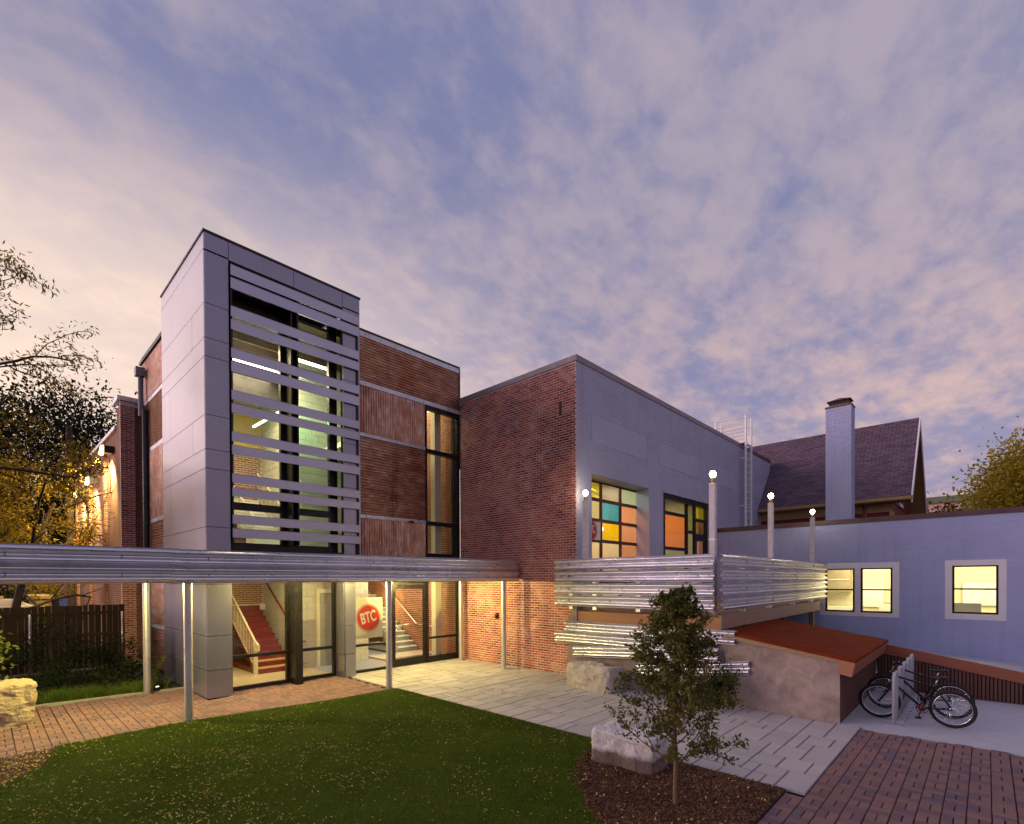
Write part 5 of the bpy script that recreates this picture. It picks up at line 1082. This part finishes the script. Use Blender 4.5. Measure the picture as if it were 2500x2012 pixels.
# ------------------------------------------------------------------ timber fence and what stands behind it
fn = thing('timber_fence', 'weathered dark board fence behind the planting bed', 'fence', (0, 20, 0)); rnd = random.Random(9); x = -5.6
while x < 3.05:
    w = rnd.uniform(.135, .15); mb = MB(); g = .004 if rnd.random() < .9 else .02; mb.box(x+g, x+w-g, 20.0, 20.02, .05, 1.97+rnd.uniform(-.012, .012)); part('board', mb, 'fence_wood', fn); x += w
for z in (.35, 1.02, 1.68): mb = MB(); mb.box(-5.6, 3.05, 19.94, 19.998, z, z+.09); part('rail', mb, 'fence_wood', fn)
for x in (-4.0, -1.5, .94, 3.06): mb = MB(); mb.tube([(x, 19.9, 0), (x, 19.9, 1.75)], .03, 8); part('post', mb, 'galvanised_post', fn, smooth=True)
tn = thing('canopy_tent', 'pale hipped canopy top showing over the fence', 'canopy', (.3, 24, 0)); a, b = V(-.9, 23.2, 1.86), V(1.25, 24.8, 1.86)
mb = MB(); mb.add([(a.x, a.y, 1.86), (b.x, a.y, 1.86), (b.x, b.y, 1.86), (a.x, b.y, 1.86), (-.2, 24, 2.12), (.75, 24, 2.12), (a.x, a.y, 1.74), (b.x, a.y, 1.74), (b.x, b.y, 1.74), (a.x, b.y, 1.74)], [(0, 1, 5, 4), (1, 2, 5), (2, 3, 4, 5), (3, 0, 4), (6, 7, 1, 0), (7, 8, 2, 1), (8, 9, 3, 2), (9, 6, 0, 3)]); part('roof', mb, 'white_sheet', tn); 
for x, y in ((a.x+.05, a.y+.05), (b.x-.05, a.y+.05), (a.x+.05, b.y-.05), (b.x-.05, b.y-.05)): mb = MB(); mb.tube([(x, y, 0), (x, y, 1.8)], .02, 6); part('leg', mb, 'white_sheet', tn)
mb = MB(); mb.lathe((1.78, 30, 0), [(.36, 0), (.36, 1.9), (.45, 1.95), (.45, 2.08), (.38, 2.15), (.001, 2.15)], 16); single('stone_pier', mb, 'ochre_stone', 'round-capped yellow stone pier behind the fence', 'pier')
mb = MB(); mb.box(-2.5, .6, 30, 30.4, 0, 1.9); mb.box(-2.55, .65, 29.95, 30.45, 1.9, 2.1); single('garden_wall', mb, 'ochre_stone', 'ochre garden wall seen over the fence', 'wall')
mb = MB(); mb.tube([(2.62, 28, 0), (2.6, 28, 9.2)], [.14, .11], 10); single('utility_pole', mb, 'bark', 'dark utility pole behind the fence beside the far brick building', 'pole')
ph_ = thing('pale_house', 'pale blue house in the distance behind the fence', 'house', (4, 70, 0)); mb = MB(); mb.box(1, 12, 70, 78, 0, 5.2); part('wall', mb, 'pale_house', ph_); mb = MB(); mb.prism([(.5, 69.5, 5.2), (12.5, 69.5, 5.2), (6.5, 69.5, 8.2)], (0, 9, 0)); part('roof', mb, 'coping_metal', ph_)
for x in (4.4, 6.2, 8.0): mb = MB(); mb.box(x, x+.9, 69.93, 69.99, 2.2, 3.8); w = part('window', mb, 'white_trim', ph_); mb = MB(); mb.box(x+.1, x+.8, 69.91, 69.93, 2.3, 3.7); part('pane', mb, 'dark_frame', w)
pk = thing('pink_building', 'distant pinkish flat-topped building beyond the wing roof', 'building', (75, 1, 0)); mb = MB(); mb.box(70, 80, -6, 4.75, 0, 10.6); part('wall', mb, 'pink_brick', pk); mb = MB(); mb.box(69.7, 80.3, -6.3, 5.0, 10.6, 11.25); part('cornice', mb, 'green_trim', pk)

# ------------------------------------------------------------------ vegetation
def leaf_mesh(name, C, D, S, Ln, Wd, fold=.15):
    """diamond leaves: centres C, axis D, side S (N,3); lengths, widths"""
    C, D, S = np.asarray(C), np.asarray(D), np.asarray(S); Ln = np.asarray(Ln)[:, None]; Wd = np.asarray(Wd)[:, None]; U = np.cross(D, S)
    v = np.stack([C-D*Ln*.5, C+S*Wd*.5-D*Ln*.08+U*Wd*fold, C+D*Ln*.5, C-S*Wd*.5-D*Ln*.08+U*Wd*fold], 1); n = len(C)
    idx = (np.array([[0, 1, 2], [0, 2, 3]])[None]+(np.arange(n)*4)[:, None, None]); return npmesh(name, v.reshape(-1, 3), idx, 3)
def unit(a): return a/np.maximum(np.linalg.norm(a, axis=-1, keepdims=True), 1e-9)
def rand_frames(rng, n, bias=(0, 0, 0), jitter=1.):
    d = unit(rng.normal(size=(n, 3))*jitter+np.array(bias)); s = unit(np.cross(d, rng.normal(size=(n, 3)))); return d, s
def grow(rnd, p, d, L, r, depth, maxd, P, segs, tips):
    n = P.get('seg', 5); pts = [p.copy()]; rs = [r]; q = p.copy(); dd = d.copy()
    for i in range(n):
        dd = (dd+Vector((rnd.gauss(0, 1), rnd.gauss(0, 1), rnd.gauss(0, 1)))*P['wob']+V(0, 0, P['up'][min(depth, len(P['up'])-1)])).normalized(); q = q+dd*(L/n); pts.append(q.copy()); rs.append(r*(1-(1-P['taper'])*(i+1)/n))
        if depth >= P['leafd']: tips.append((q.copy(), dd.copy(), depth))
    segs.append((pts, rs))
    if depth < maxd:
        k = P['kids'][min(depth, len(P['kids'])-1)]
        for j in range(k):
            f = P['from'][min(depth, len(P['from'])-1)]; f = f+(1-f)*(j+rnd.random())/k; i = min(n-1, int(f*n)); b = pts[i].lerp(pts[i+1], f*n-i); t = (pts[i+1]-pts[i]).normalized(); a = rnd.uniform(0, 2*math.pi)+j*2.4; o = t.orthogonal().normalized(); o = Matrix.Rotation(a, 3, t)@o
            ang = rad(rnd.uniform(*P['ang'])); nd = (t*math.cos(ang)+o*math.sin(ang)).normalized(); grow(rnd, b, nd, L*rnd.uniform(*P['len'])*(1.15-f*.45), max(rs[i]*P['rk'], P['rmin']), depth+1, maxd, P, segs, tips)
def tree_obj(name, label, cat, base, segs, leaves, bark, leafm, group=None, seg=6, extra=None):
    t = thing(name, label, cat, base, group); mb = MB()
    for pts, rs in segs: mb.tube(pts, rs, seg if rs[0] > .02 else 4, False)
    part('trunk', mb, bark, t, smooth=True); me = leaves; me.materials.append(M(leafm)); o = bpy.data.objects.new('crown', me); COL.objects.link(o); setp(o, t); return t
def crown(name, tips, per, rng, Ln, Wd, spread, bias, keep=None, follow=.5):
    T = np.array([tuple(t[0]) for t in tips]); Dd = np.array([tuple(t[1]) for t in tips]); C = np.repeat(T, per, 0)+rng.normal(size=(len(T)*per, 3))*spread; DD = np.repeat(Dd, per, 0)
    if keep is not None: k = keep(C, rng); C = C[k]; DD = DD[k]
    n = len(C); d, s = rand_frames(rng, n); d = unit(d+DD*follow+np.array(bias)); s = unit(np.cross(d, rng.normal(size=(n, 3)))); return leaf_mesh(name, C, d, s, rng.uniform(*Ln, n), rng.uniform(*Wd, n))
rng = np.random.default_rng(5)
# young tree in the mulch
rnd = random.Random(4); segs, tips = [], []; tb = V(5.65, 2.68, 0); P = dict(seg=5, wob=.06, up=[.0, .10, .05], taper=.55, leafd=1, kids=[1, 5, 3], **{'from': [.2, .25, .3]}, ang=(35, 60), len=(.45, .65), rk=.5, rmin=.003)
tp = [tb+V(0, 0, -.02)]+[tb+V(.03*math.sin(i*1.3)*(i/9), .03*math.cos(i*1.9)*(i/9), i*.265) for i in range(1, 10)]; segs.append((tp, [.036-.0034*i for i in range(10)]))
for j in range(38):
    f = .19+.79*(j/37); z = f*2.45; i = min(8, int(z/.265)); b = tp[i].lerp(tp[i+1], z/.265-i); a = j*2.399+rnd.uniform(-.3, .3); L = (.16+.86*(1-f)**.85)*rnd.uniform(.78, 1.12)*(1 if f > .3 else .8); el = rad(rnd.uniform(8, 30)+30*f)
    grow(rnd, b, V(math.cos(a)*math.cos(el), math.sin(a)*math.cos(el), math.sin(el)), L, .010*(1.2-f), 1, 3, P, segs, tips)
lv = crown('crown', tips, 3, rng, (.04, .072), (.02, .035), .024, (0, 0, -.25)); tree_obj('young_tree', 'young leafy tree on a thin trunk in the mulch bed', 'tree', tb, segs, lv, 'young_bark', 'young_leaf')
# honey locust on the left
rnd = random.Random(12); segs, tips = [], []; base = V(-1.25, 17.6, 0); P = dict(seg=6, wob=.13, up=[.0, .03, -.01, -.06], taper=.5, leafd=2, kids=[13, 7, 5, 0], **{'from': [.28, .2, .15]}, ang=(38, 70), len=(.46, .66), rk=.55, rmin=.006)
grow(rnd, base, V(.03, 0, 1), 11.0, .20, 0, 3, P, segs, tips)
def envelope(C, r):
    e = ((C[:, 0]+1.2)/3.7)**2+((C[:, 1]-17.6)/3.6)**2+((C[:, 2]-6.4)/6.8)**2; return (e < 1.2) & (C[:, 2] > 2.7)
tips2 = [t for t in tips if t[0].z > 2.6 and t[0].x < 2.5]
lv = crown('crown', tips2, 17, rng, (.09, .17), (.026, .042), .11, (0, 0, -.55), envelope, .6); lt = tree_obj('honey_locust', 'tall honey locust with thinning yellow leaves and dark hanging pods', 'tree', base, segs, lv, 'bark', 'locust_leaf')
mb = MB(); far = [t for t in tips if t[0].x > .2 and t[0].z > 5 and t[0].x < 3]; rnd.shuffle(far)
for q, d, _ in far[:260]:
    a = rnd.uniform(0, 6.28); s = V(math.cos(a), math.sin(a), 0); L = rnd.uniform(.14, .24); c = rnd.uniform(.03, .07); pts = [q+s*(c*math.sin(i*math.pi/4))+V(0, 0, -L*i/4) for i in range(5)]; w = s.cross(Z_)*.0+V(-s.y, s.x, 0)
    mb.add([p for k, pp in enumerate(pts) for p in (pp-s*(.004+.012*math.sin(k*math.pi/4)), pp+s*(.004+.012*math.sin(k*math.pi/4)))], [(2*i, 2*i+1, 2*i+3, 2*i+2) for i in range(4)])
o = part('pods', mb, 'locust_pod', lt, kind='stuff')
# lower yellow tree lit by the wall lamps
rnd = random.Random(31); segs, tips = [], []; base = V(.55, 22.4, 0); P = dict(seg=5, wob=.12, up=[0, .02, -.02, -.04], taper=.5, leafd=2, kids=[7, 6, 4, 0], **{'from': [.3, .25, .2]}, ang=(45, 78), len=(.5, .72), rk=.55, rmin=.006)
grow(rnd, base, V(0, 0, 1), 5.6, .13, 0, 3, P, segs, tips)
lv = crown('crown', [t for t in tips if t[0].z > 2.2 and t[0].x < 2.75], 26, rng, (.09, .17), (.035, .055), .15, (0, 0, -.4), lambda C, r: (C[:, 0] < 2.8) & (C[:, 2] > 2.0)); tree_obj('small_locust', 'low yellow-green tree lit by the wall lamps behind the fence', 'tree', base, segs, lv, 'bark', 'locust_leaf')
def bushy(name, label, cat, c, rx, rz_, n, Ln, Wd, leafm, seed, trunk_h=None, group=None, shell=.55, bark='bark', flat=0.):
    r = np.random.default_rng(seed); c = np.array(c, float); k = max(8, n//60); cl = unit(r.normal(size=(k, 3)))*(r.uniform(shell, 1, (k, 1))); cl[:, 2] = np.where(cl[:, 2] < -.75, cl[:, 2]*.6, cl[:, 2])
    C = c+(np.repeat(cl, n//k+1, 0)[:n]+r.normal(size=(n, 3))*.17)*np.array([rx, rx, rz_]); C = C[C[:, 2] > .03]; n = len(C)
    d = unit(r.normal(size=(n, 3))+unit(C-c)*.8+np.array([0, 0, -.1])); s = unit(np.cross(d, r.normal(size=(n, 3)))); lv = leaf_mesh('crown', C, d, s, r.uniform(*Ln, n), r.uniform(*Wd, n))
    rr = random.Random(seed); base = V(c[0], c[1], 0); segs = []; h = c[2]
    if trunk_h: segs.append(([base, base+V(0, 0, h*.5), V(*c)], [rx*.06+.02, rx*.045+.015, .02]))
    for i in range(9): a = cl[rr.randrange(k)]; q = V(*(c+a*np.array([rx, rx, rz_])*.85)); b = base+V(0, 0, h*.35 if trunk_h else 0); segs.append(([b, b.lerp(q, .5)+V(0, 0, .1*rz_), q], [rx*.02+.008, rx*.012+.005, .004]))
    return tree_obj(name, label, cat, (c[0], c[1], 0), segs, lv, bark, leafm, group)
bushy('evergreen_shrub', 'dark evergreen shrub against the concrete wall behind the young tree', 'shrub', (10.42, 4.0, .48), .36, .56, 2600, (.05, .09), (.02, .03), 'dark_leaf', 71, shell=.3)
g = 'dark shrubs in the planting bed'
for i, (x, y, z, rx, rz_, lb) in enumerate(((-2.0, 17.6, .6, .9, .75, 'dark shrub at the fence furthest from the brick pier'), (-.2, 17.3, .65, .9, .8, 'dark shrub in front of the fence behind the boulder'), (1.3, 17.9, .7, .8, .9, 'leafy dark shrub in the middle of the fence'), (2.4, 18.3, .55, .75, .7, 'dark shrub at the fence end next to the brick pier'), (.9, 16.3, .3, .8, .42, 'low dark groundcover between the limestone boulder and rear post'), (2.2, 16.0, .3, .75, .42, 'low dark groundcover shrub behind the rear post'))):
    bushy('bed_shrub', lb, 'shrub', (x, y, z), rx, rz_, 1700, (.07, .13), (.022, .036), 'dark_leaf', 80+i, group=g, shell=.35)
bushy('bright_shrub', 'brightly lit broad-leaved shrub growing above the limestone boulder', 'shrub', (-.08, 14.5, 1.25), .55, .95, 900, (.09, .14), (.045, .065), 'bright_leaf', 91, shell=.3)
# fern beside the tower
r = np.random.default_rng(3); C = []; D = []; S = []; Ln = []
for k in range(16):
    a = r.uniform(0, 6.28); L = r.uniform(.5, .75)
    for i in range(16):
        f = (i+1)/17; rad_ = L*f; p = np.array([3.05+math.cos(a)*rad_*.75, 15.7+math.sin(a)*rad_*.75, .12+L*1.15*math.sin(f*2.1)*.8])
        for s in (-1, 1): sd_ = np.array([-math.sin(a)*s, math.cos(a)*s, -.15]); C.append(p+sd_*.05*(1.1-f)); D.append(unit(sd_)); S.append(np.array([math.cos(a), math.sin(a), .2])); Ln.append(.13*(1.08-f)+.02)
fr = thing('fern', 'bright green fern at the foot of the metal tower', 'fern', (3.05, 15.7, 0)); me = leaf_mesh('fronds', C, unit(np.array(D)), unit(np.array(S)), Ln, np.full(len(C), .03)); me.materials.append(M('bright_leaf')); o = bpy.data.objects.new('fronds', me); COL.objects.link(o); setp(o, fr); mb = MB()
for k in range(8): mb.tube([(3.05, 15.7, 0), (3.05+.1*math.cos(k), 15.7+.1*math.sin(k), .25)], .008, 4)
part('stalks', mb, 'young_bark', fr)
# blades of grass
def blades(name, pts, h, w, mat, seed, lean=.5, kind='stuff'):
    r = np.random.default_rng(seed); n = len(pts); B = np.column_stack([pts, np.full(n, .0)]) if pts.shape[1] == 2 else pts; a = r.uniform(0, 6.283, n); s = np.column_stack([np.cos(a), np.sin(a), np.zeros(n)]); l = np.column_stack([r.normal(size=n), r.normal(size=n), np.zeros(n)])*lean; H = r.uniform(*h, n)[:, None]; W = r.uniform(*w, n)[:, None]
    tip = B+np.column_stack([np.zeros(n), np.zeros(n), np.ones(n)])*H+l*H; v = np.stack([B-s*W, B+s*W, tip], 1); me = npmesh(name, v.reshape(-1, 3), np.arange(3*n).reshape(n, 3), 3); me.materials.append(M(mat)); o = bpy.data.objects.new(name, me); COL.objects.link(o); return tag(o, kind=kind)
r = np.random.default_rng(17); pt = r.uniform((-2.6, -1), (7.05, 11.1), (900000, 2))
dx, dy = pt[:, 0], pt[:, 1]; fw = dx*CF.x+dy*CF.y; lt_ = dx*CR.x+dy*CR.y; dist = np.hypot(dx, dy); ok = (fw > 4.2) & (np.abs(lt_/np.maximum(fw, .1)) < 1.06)
pt = pt[ok]
def inpoly_np(p, poly):
    x, y = p[:, 0], p[:, 1]; c = np.zeros(len(p), bool); n = len(poly)
    for i in range(n):
        x0, y0 = poly[i]; x1, y1 = poly[i-1]
        if y0 == y1: continue
        k = ((y0 > y) != (y1 > y)) & (x < (x1-x0)*(y-y0)/(y1-y0)+x0); c ^= k
    return c
pt = pt[inpoly_np(pt, LAWN)][:260000]
tag(blades('grass', np.column_stack([pt, np.full(len(pt), .018)]), (.018, .036), (.0022, .0042), 'grass', 18, .55), 'short green turf of the lawn')
kb = []
r = np.random.default_rng(23)
for i in range(60):
    x = r.uniform(-.9, 3.3); y = 14.91-(x-.75)*.085+.16+r.uniform(0, .35); kb.append(np.column_stack([r.normal(x, .07, 130), np.maximum(r.normal(y, .06, 130), 14.99-(x-.75)*.085+.02), np.zeros(130)]))
tag(blades('edge_grass', np.vstack(kb), (.1, .34), (.003, .006), 'bed_grass', 24, .6), 'long pale grass along the kerb')
# fallen leaves
def litter(name, pts, z, Ln, Wd, mat, seed, label, tilt=.25):
    r = np.random.default_rng(seed); n = len(pts); a = r.uniform(0, 6.283, n); d = unit(np.column_stack([np.cos(a), np.sin(a), r.normal(0, tilt, n)])); s = unit(np.column_stack([-np.sin(a), np.cos(a), r.normal(0, tilt, n)])); C = np.column_stack([pts, z+r.uniform(0, .012, n)])
    me = leaf_mesh(name, C, d, s, r.uniform(*Ln, n), r.uniform(*Wd, n), .2); me.materials.append(M(mat)); o = bpy.data.objects.new(name, me); COL.objects.link(o); tag(o, label, kind='stuff')
r = np.random.default_rng(41); p = r.uniform((-2, 0), (7, 11), (34000, 2)); f_ = p[:, 0]*CF.x+p[:, 1]*CF.y; den = np.clip(.22+.60*np.exp(-((p[:, 0]-.8)**2+(p[:, 1]-7.5)**2)/9), 0, 1); cl = np.array([noise.noise(V(q[0]*1.3, q[1]*1.3, .3)) for q in p]); p = p[(r.uniform(size=len(p)) < den*(.30+1.5*np.clip(cl+.1, 0, 1))) & inpoly_np(p, LAWN) & (f_ > 3.8)]
litter('fallen_leaves', p, .042, (.018, .058), (.006, .017), 'fallen_leaf', 42, 'yellow fallen leaves scattered over the lawn')
p = r.uniform((-2, 9.2), (.9, 15), (1500, 2)); p = p[~inpoly_np(p, LAWN)][:500]; litter('fallen_leaves', p, .02, (.025, .05), (.010, .02), 'fallen_leaf', 43, 'yellow fallen leaves on the brick path')
p = r.uniform((4.3, 1.85), (7.02, 4.55), (30000, 2)); p = p[inpoly_np(p, MULCH)][:14000]; litter('bark_mulch', p, .016, (.03, .07), (.008, .018), 'mulch_chip', 44, 'shredded brown bark mulch round the young tree', .45); litter('fallen_leaves', p[:260], .035, (.03, .055), (.012, .022), 'fallen_leaf', 45, 'yellow leaves on the dark mulch')
ed = np.array(LAWN[4:11]); q = r.uniform(0, len(ed)-1.001, 900); i0 = q.astype(int); p2_ = ed[i0]+(ed[i0+1]-ed[i0])*(q-i0)[:, None]+r.normal(0, .05, (900, 2)); litter('bark_mulch', p2_, .03, (.03, .065), (.008, .018), 'mulch_chip', 48, 'bark chips strayed along the lawn edge', .5)
p = r.uniform((-1.6, 7.8), (.8, 10.95), (9000, 2)); p = p[~inpoly_np(p, LAWN)]; litter('bark_mulch', p, .012, (.03, .07), (.008, .018), 'mulch_chip', 46, 'bark mulch left of the lawn', .45); litter('fallen_leaves', p[:1500], .03, (.03, .055), (.012, .022), 'fallen_leaf', 47, 'yellow leaves on the mulch left of the lawn')
# trees far behind
bushy('maple_tree', 'round yellow-green maple rising beyond the blue wing roof', 'tree', (40, -3.1, 6.7), 3.7, 3.6, 42000, (.14, .23), (.10, .17), 'maple_leaf', 101, True, shell=.7)
bushy('dark_tree', 'dark tree behind the far brick building', 'tree', (3.2, 44, 9.6), 5.0, 5.2, 26000, (.2, .34), (.1, .17), 'far_leaf', 102, True, shell=.6)
bushy('dark_tree', 'dark garden tree behind the ochre pier', 'tree', (.3, 34, 3.4), 2.2, 2.6, 9000, (.14, .24), (.07, .12), 'far_leaf', 103, True, shell=.5); bushy('dark_tree', 'tall dark tree beyond the pale canopy top', 'tree', (-3.2, 40, 5.5), 4.2, 5.2, 16000, (.2, .32), (.1, .16), 'far_leaf', 104, True, shell=.5)
bushy('red_tree', 'small dark red tree beyond the wing roof', 'tree', (45, 1.55, 6.0), 1.1, 1.9, 900, (.2, .32), (.12, .2), 'red_leaf', 105, True, shell=.4); bushy('red_tree', 'sparse dark tree peeping out beside the gabled house', 'tree', (48, 3.6, 6.6), 1.3, 2.4, 700, (.2, .34), (.12, .2), 'far_leaf', 106, True, shell=.4)
